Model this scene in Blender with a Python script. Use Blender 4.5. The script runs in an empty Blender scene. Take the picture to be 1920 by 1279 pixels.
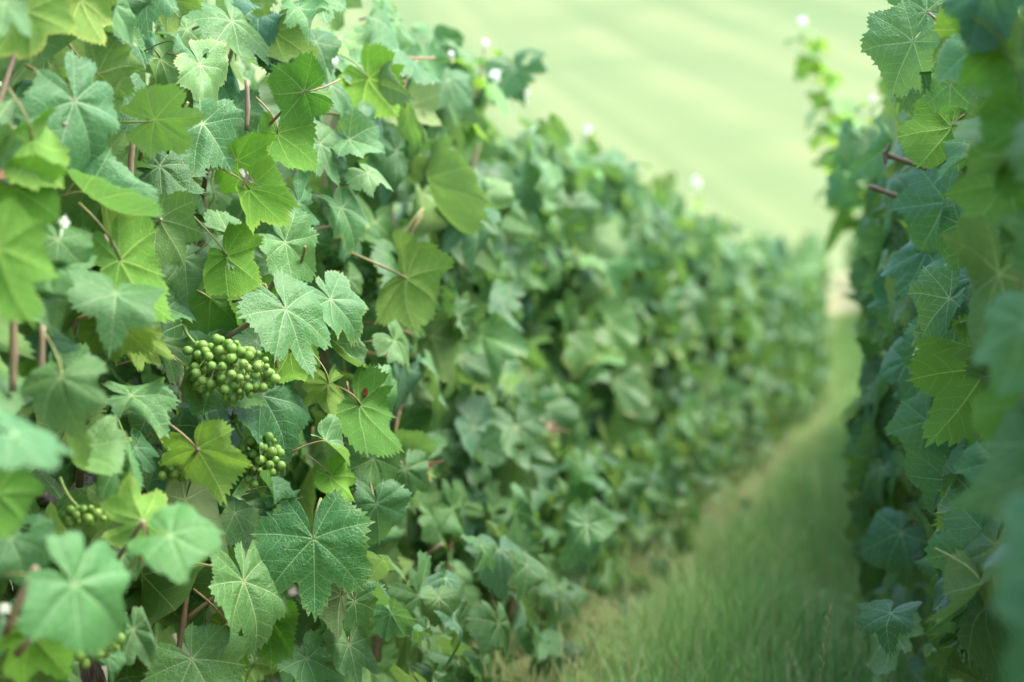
import bpy, math, random
import numpy as np
from mathutils import Vector, Matrix

# ------------------------------------------------------------------ camera, light, exposure
SC = bpy.context.scene
COL = SC.collection
YAW = math.radians(11.9)
LENS, SENSOR, IMW, IMH = 60.0, 36.0, 1920.0, 1279.0
FPX = LENS / SENSOR * IMW
CAM_H = 0.57
CAM = Vector((0.0, 0.0, CAM_H))
PITCH = math.atan(10.0 / FPX)
FWD = Vector((-math.sin(YAW) * math.cos(PITCH), math.cos(YAW) * math.cos(PITCH), math.sin(PITCH)))
RIGHT = Vector((math.cos(YAW), math.sin(YAW), 0.0))
UP = RIGHT.cross(FWD)

cd = bpy.data.cameras.new('camera')
cam = bpy.data.objects.new('camera', cd)
COL.objects.link(cam)
cam.matrix_world = Matrix((
    (RIGHT.x, UP.x, -FWD.x, CAM.x), (RIGHT.y, UP.y, -FWD.y, CAM.y), (RIGHT.z, UP.z, -FWD.z, CAM.z), (0, 0, 0, 1)))
cd.lens = LENS
cd.sensor_width = SENSOR
cd.sensor_fit = 'HORIZONTAL'
cd.clip_start = 0.05
cd.clip_end = 2000
cd.dof.use_dof = True
cd.dof.focus_distance = 1.76
cd.dof.aperture_fstop = 3.5
SC.camera = cam

SUN_AZ, SUN_EL = math.radians(84), math.radians(58)          # azimuth clockwise from +Y (the row direction)
world = bpy.data.worlds.new('World')
SC.world = world
world.use_nodes = True
wn = world.node_tree
wn.nodes.clear()
wo = wn.nodes.new('ShaderNodeOutputWorld')
wb = wn.nodes.new('ShaderNodeBackground')
ws = wn.nodes.new('ShaderNodeTexSky')
ws.sky_type = 'NISHITA'
ws.sun_disc = False
ws.sun_elevation = SUN_EL
ws.sun_rotation = SUN_AZ
ws.dust_density = 3.0
ws.air_density = 1.0
ws.ozone_density = 1.0
wb.inputs['Strength'].default_value = 0.15
wn.links.new(ws.outputs[0], wb.inputs['Color'])
wn.links.new(wb.outputs[0], wo.inputs['Surface'])

sl = bpy.data.lights.new('sun', 'SUN')
sl.energy = 0.95
sl.angle = math.radians(45)
sl.color = (1.0, 0.97, 0.92)
sun = bpy.data.objects.new('sun', sl)
COL.objects.link(sun)
sd = Vector((math.sin(SUN_AZ) * math.cos(SUN_EL), math.cos(SUN_AZ) * math.cos(SUN_EL), math.sin(SUN_EL)))
sun.rotation_euler = sd.to_track_quat('Z', 'Y').to_euler()
sun.location = (6, 2, 8)

SC.view_settings.view_transform = 'Standard'
SC.view_settings.look = 'None'
SC.view_settings.gamma = 1.0
SC.view_settings.use_curve_mapping = False
SC.view_settings.exposure = 2.57
SC.render.engine = 'CYCLES'
SC.cycles.use_denoising = True
SC.cycles.max_bounces = 8
SC.cycles.transmission_bounces = 4
SC.cycles.sample_clamp_indirect = 6.0

# ------------------------------------------------------------------ helpers
R = np.random.default_rng(7)
random.seed(7)


def at(px, py, D):
    """the point seen at pixel px,py of the 1920-wide photograph, D metres along the optical axis"""
    return CAM + FWD * D + RIGHT * ((px - IMW / 2) / FPX * D) + UP * ((IMH / 2 - py) / FPX * D)


def project(p):
    v = p - CAM
    D = v.dot(FWD)
    return IMW / 2 + FPX * v.dot(RIGHT) / max(D, 1e-6), IMH / 2 - FPX * v.dot(UP) / max(D, 1e-6), D


def ground_z(y):
    y = np.asarray(y, dtype=float)
    t = np.clip(y - 9.5, 0, None)
    return np.where(t < 6, 0.076 * t * t / 12.0, 0.076 * 3.0 + 0.076 * (t - 6))


def row_shift(y):
    y = np.asarray(y, dtype=float)
    return 0.22 * np.exp(-((y - 12.5) / 5.0) ** 2) * np.clip((y - 3) / 5, 0, 1) - 0.0007 * np.clip(y - 12, 0, None) ** 2


def mesh_np(name, verts, faces, mats, attrs=None, mat_idx=None, smooth=True):
    """verts (n,3), faces (m,k) array or list of such arrays"""
    me = bpy.data.meshes.new(name)
    verts = np.asarray(verts, dtype=np.float32)
    if isinstance(faces, np.ndarray):
        faces = [faces]
    faces = [np.asarray(f, dtype=np.int32) for f in faces if len(f)]
    me.vertices.add(len(verts))
    me.vertices.foreach_set('co', verts.ravel())
    nl = sum(f.size for f in faces)
    me.loops.add(nl)
    me.loops.foreach_set('vertex_index', np.concatenate([f.ravel() for f in faces]))
    tot = np.concatenate([np.full(len(f), f.shape[1], dtype=np.int32) for f in faces])
    me.polygons.add(len(tot))
    me.polygons.foreach_set('loop_start', np.concatenate([[0], np.cumsum(tot)[:-1]]).astype(np.int32))
    me.polygons.foreach_set('loop_total', tot)
    if smooth:
        me.polygons.foreach_set('use_smooth', np.ones(len(tot), dtype=bool))
    if mat_idx is not None:
        me.polygons.foreach_set('material_index', np.asarray(mat_idx, dtype=np.int32))
    for k, a in (attrs or {}).items():
        a = np.asarray(a, dtype=np.float32)
        if a.ndim == 2:
            me.attributes.new(k, 'FLOAT_VECTOR', 'POINT').data.foreach_set('vector', a.ravel())
        else:
            me.attributes.new(k, 'FLOAT', 'POINT').data.foreach_set('value', a)
    for m in (mats if isinstance(mats, (list, tuple)) else [mats]):
        me.materials.append(m)
    me.update(calc_edges=True)
    return me


def obj(name, me, parent=None, loc=None, mat=None, color=None):
    o = bpy.data.objects.new(name, me)
    COL.objects.link(o)
    if parent is not None:
        o.parent = parent
    if mat is not None:
        o.matrix_basis = mat
    elif loc is not None:
        o.location = loc
    if color is not None:
        o.color = color
    return o


def tag(o, label=None, cat=None, group=None, kind=None):
    for k, v in (('label', label), ('category', cat), ('group', group), ('kind', kind)):
        if v:
            o[k] = v
    return o


def frame(pos, t, n, s):
    """matrix with y along t, z along n (made perpendicular), uniform scale s"""
    t = t.normalized()
    n = (n - t * n.dot(t))
    if n.length < 1e-4:
        n = t.orthogonal()
    n.normalize()
    x = t.cross(n)
    return Matrix(((x.x * s, t.x * s, n.x * s, pos.x), (x.y * s, t.y * s, n.y * s, pos.y),
                   (x.z * s, t.z * s, n.z * s, pos.z), (0, 0, 0, 1)))


def tube_np(pts, radii, seg=8, lump=0.0, rng=R, cap=True):
    """a tapering tube along pts; returns verts, quads(list)"""
    pts = np.asarray([tuple(p) for p in pts], dtype=float)
    radii = np.asarray(radii, dtype=float) * np.ones(len(pts))
    n = len(pts)
    tang = np.gradient(pts, axis=0)
    tang /= np.linalg.norm(tang, axis=1)[:, None] + 1e-9
    ref = np.array([0.0, 0, 1.0]) if abs(tang[0, 2]) < 0.9 else np.array([1.0, 0, 0])
    u = np.cross(tang[0], ref)
    u /= np.linalg.norm(u)
    V = []
    for i in range(n):
        u = u - tang[i] * (u @ tang[i])
        u /= np.linalg.norm(u) + 1e-9
        w = np.cross(tang[i], u)
        a = np.arange(seg) * 2 * math.pi / seg
        rr = radii[i] * (1 + lump * (rng.random(seg) - 0.5))
        V.append(pts[i] + (np.cos(a) * rr)[:, None] * u + (np.sin(a) * rr)[:, None] * w)
    V = np.concatenate(V)
    q = []
    for i in range(n - 1):
        for k in range(seg):
            k2 = (k + 1) % seg
            q.append((i * seg + k, i * seg + k2, (i + 1) * seg + k2, (i + 1) * seg + k))
    q = np.array(q)
    fs = [q]
    if cap:
        V = np.concatenate([V, pts[:1], pts[-1:]])
        c0, c1 = n * seg, n * seg + 1
        tr = [(c0, (k + 1) % seg, k) for k in range(seg)] + [(c1, (n - 1) * seg + k, (n - 1) * seg + (k + 1) % seg) for k in range(seg)]
        fs.append(np.array(tr))
    return V, fs


def bezier(p0, p1, p2, n):
    t = np.linspace(0, 1, n)[:, None]
    p0, p1, p2 = (np.array(tuple(p)) for p in (p0, p1, p2))
    return (1 - t) ** 2 * p0 + 2 * t * (1 - t) * p1 + t * t * p2


# ------------------------------------------------------------------ materials
class NT:
    def __init__(self, name):
        self.mat = bpy.data.materials.new(name)
        self.mat.use_nodes = True
        self.t = self.mat.node_tree
        self.t.nodes.clear()
        self.out = self.t.nodes.new('ShaderNodeOutputMaterial')

    def n(self, typ, **kw):
        nd = self.t.nodes.new(typ)
        for k, v in kw.items():
            setattr(nd, k, v)
        return nd

    def link(self, a, b):
        if isinstance(a, (int, float)):
            b.default_value = a
        elif isinstance(a, tuple):
            b.default_value = a if len(a) == len(b.default_value) else a + (1.0,)
        else:
            self.t.links.new(a, b)

    def m(self, op, a, b=0.0, c=None, clamp=False):
        nd = self.n('ShaderNodeMath', operation=op, use_clamp=clamp)
        self.link(a, nd.inputs[0])
        self.link(b, nd.inputs[1])
        if c is not None:
            self.link(c, nd.inputs[2])
        return nd.outputs[0]

    def ss(self, x, lo, hi, a=0.0, b=1.0):
        nd = self.n('ShaderNodeMapRange', interpolation_type='SMOOTHSTEP')
        self.link(x, nd.inputs['Value'])
        self.link(lo, nd.inputs['From Min'])
        self.link(hi, nd.inputs['From Max'])
        self.link(a, nd.inputs['To Min'])
        self.link(b, nd.inputs['To Max'])
        return nd.outputs[0]

    def mix(self, f, a, b, blend='MIX'):
        nd = self.n('ShaderNodeMix', data_type='RGBA', blend_type=blend)
        self.link(f, nd.inputs[0])
        self.link(a, nd.inputs[6])
        self.link(b, nd.inputs[7])
        return nd.outputs[2]

    def noise(self, vec, scale, detail=3.0, rough=0.5, dist=0.0):
        nd = self.n('ShaderNodeTexNoise')
        if vec is not None:
            self.link(vec, nd.inputs['Vector'])
        nd.inputs['Scale'].default_value = scale
        nd.inputs['Detail'].default_value = detail
        nd.inputs['Roughness'].default_value = rough
        nd.inputs['Distortion'].default_value = dist
        return nd.outputs['Fac']

    def attr(self, name):
        return self.n('ShaderNodeAttribute', attribute_name=name)

    def vmul(self, v, s):
        nd = self.n('ShaderNodeVectorMath', operation='MULTIPLY')
        self.link(v, nd.inputs[0])
        nd.inputs[1].default_value = s
        return nd.outputs[0]


def leaf_material(fine=True):
    T = NT('vine_leaf_fine' if fine else 'vine_leaf_plain')
    lc = T.attr('lc').outputs['Vector']
    vs = T.attr('vs').outputs['Fac']
    vd = T.attr('vd').outputs['Fac']
    re = T.attr('re').outputs['Fac']
    oi = T.n('ShaderNodeObjectInfo')
    rnd = T.m('FRACT', T.m('ADD', oi.outputs['Random'], T.attr('leafrand').outputs['Fac']))
    r2 = T.m('FRACT', T.m('MULTIPLY', rnd, 17.31))
    r3 = T.m('FRACT', T.m('MULTIPLY', rnd, 57.77))
    r4 = T.m('FRACT', T.m('MULTIPLY', rnd, 211.7))
    off = T.n('ShaderNodeVectorMath', operation='ADD')
    T.link(lc, off.inputs[0])
    cmb = T.n('ShaderNodeCombineXYZ')
    T.link(T.m('MULTIPLY', r2, 40.0), cmb.inputs[0])
    T.link(T.m('MULTIPLY', r3, 40.0), cmb.inputs[1])
    T.link(cmb.outputs[0], off.inputs[1])
    P = off.outputs[0]
    back = T.n('ShaderNodeNewGeometry').outputs['Backfacing']
    # veins
    w = T.m('MULTIPLY', T.m('MULTIPLY_ADD', T.m('MINIMUM', vs, 1.0), -0.0115, 0.0150), T.attr('vw').outputs['Fac'])
    main = T.ss(vd, T.m('MULTIPLY', w, 0.55), w, 1.0, 0.0)
    wob = T.noise(P, 6.0, 2.0)
    q = T.m('MULTIPLY_ADD', T.m('MULTIPLY_ADD', vd, -0.72, vs), 6.2, T.m('MULTIPLY', wob, 0.55))
    fr = T.m('ABSOLUTE', T.m('SUBTRACT', T.m('FRACT', q), 0.5))
    sec = T.ss(fr, 0.018, 0.055, 1.0, 0.0)
    if fine:
        vo = T.n('ShaderNodeTexVoronoi', feature='DISTANCE_TO_EDGE')
        wv = T.n('ShaderNodeVectorMath', operation='MULTIPLY_ADD')
        nz = T.n('ShaderNodeTexNoise')
        T.link(P, nz.inputs['Vector'])
        nz.inputs['Scale'].default_value = 9.0
        T.link(nz.outputs['Color'], wv.inputs[0])
        wv.inputs[1].default_value = (0.06, 0.06, 0.0)
        T.link(P, wv.inputs[2])
        T.link(wv.outputs[0], vo.inputs['Vector'])
        vo.inputs['Scale'].default_value = 20.0
        e1 = vo.outputs['Distance']
        vo2 = T.n('ShaderNodeTexVoronoi', feature='DISTANCE_TO_EDGE')
        T.link(wv.outputs[0], vo2.inputs['Vector'])
        vo2.inputs['Scale'].default_value = 55.0
        e2 = vo2.outputs['Distance']
        ter = T.ss(e1, 0.015, 0.07, 1.0, 0.0)
        qua = T.ss(e2, 0.02, 0.12, 1.0, 0.0)
    n1 = T.noise(P, 2.2, 3.0)
    n2 = T.noise(P, 14.0, 4.0, 0.65)
    # upper side
    top = T.mix(rnd, (0.033, 0.122, 0.031), (0.088, 0.206, 0.048))
    top = T.mix(T.ss(r2, 0.74, 1.0, 0.0, 0.9), top, (0.040, 0.125, 0.075))          # bluish leaves
    top = T.mix(T.ss(r3, 0.80, 1.0, 0.0, 0.8), top, (0.135, 0.255, 0.062))          # young yellow-green leaves
    top = T.mix(T.m('MULTIPLY', T.ss(n1, 0.35, 0.75), 0.45), top, (0.075, 0.19, 0.055))
    top = T.mix(T.m('MULTIPLY', n2, 0.25), top, (0.075, 0.185, 0.065))
    # dried spray film and scratches on the upper side
    strm = T.n('ShaderNodeMapping')
    T.link(P, strm.inputs['Vector'])
    strm.inputs['Scale'].default_value = (1.0, 0.22, 1.0)
    st = T.noise(strm.outputs[0], 26.0, 5.0, 0.75, 1.2)
    film = T.m('MULTIPLY', T.ss(st, 0.52, 0.74), T.ss(T.noise(P, 1.6, 2.0), 0.42, 0.70))
    film = T.m('MULTIPLY', film, T.ss(r4, 0.35, 1.0, 0.03, 0.68))
    top = T.mix(film, top, (0.28, 0.40, 0.30))
    veincol = (0.27, 0.40, 0.17)
    top = T.mix(T.m('MULTIPLY', sec, 0.46), top, veincol)
    if fine:
        top = T.mix(T.m('MULTIPLY', ter, 0.26), top, (0.20, 0.34, 0.17))
        top = T.mix(T.m('MULTIPLY', qua, 0.08), top, (0.18, 0.32, 0.16))
    top = T.mix(T.m('MULTIPLY', main, 0.75), top, (0.34, 0.46, 0.21))
    # under side
    bot = T.mix(rnd, (0.088, 0.180, 0.048), (0.135, 0.235, 0.068))
    bot = T.mix(T.ss(r3, 0.78, 1.0, 0.0, 0.7), bot, (0.24, 0.31, 0.16))             # downy pale ones
    bot = T.mix(T.m('MULTIPLY', n2, 0.3), bot, (0.14, 0.24, 0.06))
    bot = T.mix(T.m('MULTIPLY', sec, 0.5), bot, (0.24, 0.36, 0.12))
    if fine:
        bot = T.mix(T.m('MULTIPLY', ter, 0.25), bot, (0.22, 0.34, 0.11))
    bot = T.mix(T.m('MULTIPLY', main, 0.9), bot, (0.34, 0.42, 0.19))
    col = T.mix(back, top, bot)
    # yellowed rim on a few
    rim = T.m('MULTIPLY', T.ss(T.m('MULTIPLY_ADD', n1, 0.22, re), 0.98, 1.12), T.ss(r4, 0.80, 1.0, 0.0, 0.45))
    col = T.mix(rim, col, (0.42, 0.42, 0.13))
    spots = T.m('MULTIPLY', T.ss(T.noise(P, 30.0, 2.0), 0.72, 0.78), T.ss(r2, 0.3, 0.9, 0.0, 0.8))
    col = T.mix(spots, col, (0.16, 0.13, 0.05))
    col = T.mix(1.0, col, oi.outputs['Color'], 'MULTIPLY')
    pr = T.n('ShaderNodeBsdfPrincipled')
    T.link(col, pr.inputs['Base Color'])
    rough = T.mix(back, (0.42, 0.42, 0.42), (0.75, 0.75, 0.75))
    rf = T.m('ADD', rough, T.m('MULTIPLY_ADD', n2, 0.22, -0.11))
    T.link(rf, pr.inputs['Roughness'])
    pr.inputs['IOR'].default_value = 1.42
    T.link(T.m('MULTIPLY_ADD', back, -0.18, 0.36), pr.inputs['Specular IOR Level'])
    # relief
    h = T.m('MULTIPLY', main, -0.9)
    h = T.m('ADD', h, T.m('MULTIPLY', sec, -0.5))
    if fine:
        h = T.m('ADD', h, T.m('MULTIPLY', T.ss(e1, 0.0, 0.28), T.ss(n1, 0.30, 0.70, 0.15, 0.85)))
        h = T.m('ADD', h, T.m('MULTIPLY', T.ss(e2, 0.0, 0.35), 0.12))
    h = T.m('MULTIPLY', h, T.m('MULTIPLY_ADD', back, -1.6, 1.0))
    bp = T.n('ShaderNodeBump')
    bp.inputs['Strength'].default_value = 0.42
    bp.inputs['Distance'].default_value = 0.0016
    T.link(h, bp.inputs['Height'])
    T.link(bp.outputs[0], pr.inputs['Normal'])
    tr = T.n('ShaderNodeBsdfTranslucent')
    tc = T.mix(rnd, (0.115, 0.260, 0.040), (0.170, 0.315, 0.065))
    tc = T.mix(T.m('MULTIPLY', T.m('MAXIMUM', main, T.m('MULTIPLY', sec, 0.5)), 0.6), tc, (0.30, 0.42, 0.10))
    tc = T.mix(1.0, tc, oi.outputs['Color'], 'MULTIPLY')
    T.link(tc, tr.inputs['Color'])
    T.link(bp.outputs[0], tr.inputs['Normal'])
    mx = T.n('ShaderNodeMixShader')
    mx.inputs[0].default_value = 0.36
    T.link(pr.outputs[0], mx.inputs[1])
    T.link(tr.outputs[0], mx.inputs[2])
    T.link(mx.outputs[0], T.out.inputs['Surface'])
    return T.mat


def simple_mat(name, build, rough=0.6, spec=0.4, bump=0.0, dist=0.002, transl=None):
    """build(T) -> (colour socket, height socket or None)"""
    T = NT(name)
    c, h = build(T)
    pr = T.n('ShaderNodeBsdfPrincipled')
    T.link(c, pr.inputs['Base Color'])
    pr.inputs['Roughness'].default_value = rough
    pr.inputs['Specular IOR Level'].default_value = spec
    if h is not None and bump:
        b = T.n('ShaderNodeBump')
        b.inputs['Strength'].default_value = bump
        b.inputs['Distance'].default_value = dist
        T.link(h, b.inputs['Height'])
        T.link(b.outputs[0], pr.inputs['Normal'])
    if transl:
        tr = T.n('ShaderNodeBsdfTranslucent')
        if transl[1] is None:
            T.link(c, tr.inputs['Color'])
        else:
            T.link(transl[1], tr.inputs['Color'])
        mx = T.n('ShaderNodeMixShader')
        mx.inputs[0].default_value = transl[0]
        T.link(pr.outputs[0], mx.inputs[1])
        T.link(tr.outputs[0], mx.inputs[2])
        T.link(mx.outputs[0], T.out.inputs['Surface'])
    else:
        T.link(pr.outputs[0], T.out.inputs['Surface'])
    return T.mat


def objco(T):
    return T.n('ShaderNodeTexCoord').outputs['Object']


def b_bark(T):
    P = objco(T)
    mp = T.n('ShaderNodeMapping')
    T.link(P, mp.inputs['Vector'])
    mp.inputs['Scale'].default_value = (1, 1, 0.12)
    a = T.noise(mp.outputs[0], 160, 4, 0.7)
    b = T.noise(P, 18, 3)
    c = T.mix(T.ss(a, 0.35, 0.65), (0.055, 0.040, 0.036), (0.20, 0.165, 0.15))
    c = T.mix(T.m('MULTIPLY', b, 0.5), c, (0.14, 0.12, 0.12))
    return c, a


def b_cane(T):
    P = objco(T)
    a = T.noise(P, 220, 3, 0.6)
    b = T.noise(P, 9, 2)
    oi = T.n('ShaderNodeObjectInfo')
    c = T.mix(T.ss(b, 0.35, 0.65), (0.17, 0.118, 0.066), (0.24, 0.185, 0.110))
    c = T.mix(T.ss(oi.outputs['Random'], 0.5, 1.0, 0.0, 0.5), c, (0.15, 0.15, 0.06))
    c = T.mix(T.m('MULTIPLY', a, 0.4), c, (0.08, 0.050, 0.035))
    c = T.mix(1.0, c, oi.outputs['Color'], 'MULTIPLY')
    return c, a


def b_petiole(T):
    P = objco(T)
    oi = T.n('ShaderNodeObjectInfo')
    c = T.mix(oi.outputs['Random'], (0.20, 0.27, 0.07), (0.27, 0.135, 0.08))
    c = T.mix(T.m('MULTIPLY', T.noise(P, 30, 3), 0.5), c, (0.22, 0.20, 0.07))
    return c, T.noise(P, 80, 2)


def b_berry(T):
    P = objco(T)
    oi = T.n('ShaderNodeObjectInfo')
    c = T.mix(oi.outputs['Random'], (0.150, 0.290, 0.038), (0.225, 0.370, 0.070))
    c = T.mix(T.m('MULTIPLY', T.noise(P, 1.2, 3), 0.4), c, (0.20, 0.34, 0.09))
    dot = T.ss(T.noise(P, 9.0, 1.0), 0.72, 0.76)
    c = T.mix(T.m('MULTIPLY', dot, 0.7), c, (0.06, 0.06, 0.02))
    sp = T.n('ShaderNodeSeparateXYZ')
    T.link(P, sp.inputs[0])
    c = T.mix(T.ss(sp.outputs['Z'], 0.955, 0.985), c, (0.05, 0.035, 0.015))
    return c, None


def b_rachis(T):
    P = objco(T)
    return T.mix(T.noise(P, 40, 2), (0.17, 0.29, 0.06), (0.24, 0.33, 0.10)), None


def b_dry(T):
    P = T.attr('lc').outputs['Vector']
    a = T.noise(P, 7, 4, 0.6)
    oi = T.n('ShaderNodeObjectInfo')
    c = T.mix(a, (0.34, 0.15, 0.085), (0.52, 0.31, 0.22))
    return T.mix(1.0, c, oi.outputs['Color'], 'MULTIPLY'), a


def b_white(T):
    P = objco(T)
    return T.mix(T.noise(P, 60, 3), (0.74, 0.78, 0.66), (0.88, 0.90, 0.84)), None


def b_soil(T):
    P = objco(T)
    a = T.noise(P, 3.0, 6, 0.65)
    b = T.noise(P, 22.0, 6, 0.7)
    sp = T.n('ShaderNodeSeparateXYZ')
    T.link(P, sp.inputs[0])
    far = T.ss(sp.outputs['Y'], 21.0, 27.0)
    c = T.mix(T.ss(a, 0.3, 0.7), (0.20, 0.135, 0.085), (0.34, 0.245, 0.155))
    c = T.mix(T.ss(b, 0.45, 0.7, 0.0, 0.7), c, (0.42, 0.34, 0.22))
    c = T.mix(T.ss(T.noise(P, 7.0, 4), 0.50, 0.60, 0.0, 0.8), c, (0.10, 0.19, 0.045))
    c = T.mix(far, c, T.mix(T.ss(b, 0.4, 0.6), (0.44, 0.34, 0.22), (0.20, 0.29, 0.10)))
    return c, b


def b_meadow(T):
    P = objco(T)
    sp = T.n('ShaderNodeSeparateXYZ')
    T.link(P, sp.inputs[0])
    cx = T.n('ShaderNodeCombineXYZ')
    T.link(T.m('MULTIPLY', T.m('MULTIPLY_ADD', sp.outputs['Y'], 0.34, sp.outputs['X']), 0.26), cx.inputs[0])
    T.link(T.m('MULTIPLY', sp.outputs['Y'], 0.005), cx.inputs[1])
    a = T.noise(cx.outputs[0], 1.0, 4, 0.6, 0.3)
    mp2 = T.n('ShaderNodeMapping')
    T.link(P, mp2.inputs['Vector'])
    mp2.inputs['Scale'].default_value = (0.05, 0.05, 0.05)
    b = T.noise(mp2.outputs[0], 1.3, 3, 0.5)
    g = T.noise(P, 3.0, 4, 0.7)
    c = T.mix(T.ss(a, 0.36, 0.64), (0.104, 0.156, 0.056), (0.172, 0.200, 0.082))
    c = T.mix(T.ss(b, 0.45, 0.75, 0.0, 0.6), c, (0.104, 0.152, 0.054))
    m5 = T.noise(P, 0.16, 4, 0.65)
    c = T.mix(T.ss(m5, 0.42, 0.66, 0.0, 0.5), c, (0.100, 0.162, 0.060))
    c = T.mix(T.m('MULTIPLY', g, 0.2), c, (0.15, 0.165, 0.07))
    return c, g


def b_grass(T):
    tint = T.attr('tint').outputs['Fac']
    dry = T.attr('dry').outputs['Fac']
    oi = T.n('ShaderNodeObjectInfo')
    c = T.mix(tint, (0.090, 0.280, 0.060), (0.270, 0.460, 0.115))
    c = T.mix(dry, c, (0.50, 0.46, 0.24))
    return T.mix(1.0, c, oi.outputs['Color'], 'MULTIPLY'), None


M_LEAF = leaf_material(True)
M_LEAFP = leaf_material(False)
M_BARK = simple_mat('vine_bark', b_bark, 0.9, 0.2, 1.0, 0.004)
M_CANE = simple_mat('cane_bark', b_cane, 0.55, 0.35, 0.4, 0.001)
M_PET = simple_mat('petiole_skin', b_petiole, 0.5, 0.35, 0.2, 0.001)
M_BERRY = simple_mat('grape_skin', b_berry, 0.46, 0.36, transl=(0.22, (0.20, 0.42, 0.04)))
M_RACHIS = simple_mat('rachis_green', b_rachis, 0.55, 0.3)
M_DRY = simple_mat('dry_leaf', b_dry, 0.8, 0.2, 0.5, 0.002, transl=(0.3, None))
M_WHITE = simple_mat('woolly_white', b_white, 0.8, 0.2, transl=(0.35, (0.8, 0.84, 0.7)))
M_SOIL = simple_mat('vineyard_soil', b_soil, 0.95, 0.15, 0.8, 0.02)
M_MEADOW = simple_mat('meadow_grass', b_meadow, 0.9, 0.1, 0.3, 0.05)
M_GRASS = simple_mat('grass_blade', b_grass, 0.55, 0.3, transl=(0.35, None))

# ------------------------------------------------------------------ the setting
ys = np.concatenate([np.linspace(-6, 0, 7), np.linspace(0.25, 12, 60), np.linspace(12.5, 44, 64)])
xs = np.concatenate([np.linspace(-60, -4, 12), np.linspace(-3.5, 3.5, 57), np.linspace(4, 60, 12)])
X, Y = np.meshgrid(xs, ys)
Zg = ground_z(Y) + 0.012 * np.sin(X * 9.1 + Y * 3.3) * np.sin(Y * 7.7 - X * 2.0) + 0.02 * np.sin(X * 2.1 + 1) * np.sin(Y * 1.3)
V = np.stack([X, Y, Zg], -1).reshape(-1, 3)
nx = len(xs)
ii = (np.arange(len(ys) - 1)[:, None] * nx + np.arange(nx - 1)[None]).ravel()
tag(obj('ground', mesh_np('ground', V, np.stack([ii, ii + 1, ii + 1 + nx, ii + nx], -1), M_SOIL)), kind='structure')

EDGE = float(ground_z(44.0))
ys2 = np.concatenate([[44.0], 44 + np.cumsum(np.linspace(1.5, 16, 44))])
xs2 = np.linspace(-260, 260, 105)
X, Y = np.meshgrid(xs2, ys2)
t = Y - 44
Zh = EDGE - 0.01 + 0.10 * np.clip(t, 0, 6) + 0.30 * np.clip(t - 6, 0, 300) + 0.10 * np.clip(t - 306, 0, None) + \
    0.6 * np.sin(X * 0.045 + 0.4) * np.clip(t / 60, 0, 1) + 0.5 * np.sin(X * 0.02 + Y * 0.05) * np.clip(t / 80, 0, 1)
V = np.stack([X, Y, Zh], -1).reshape(-1, 3)
nx = len(xs2)
ii = (np.arange(len(ys2) - 1)[:, None] * nx + np.arange(nx - 1)[None]).ravel()
tag(obj('hillside', mesh_np('hillside', V, np.stack([ii, ii + 1, ii + 1 + nx, ii + nx], -1), M_MEADOW)), kind='structure')

# ------------------------------------------------------------------ vine leaf shapes
BND = np.array([0, 26, 52, 78.5, 105, 127.5, 150, 171.0])
VEIN = np.array([0, 52, 52, 105, 105, 150, 150])


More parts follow.
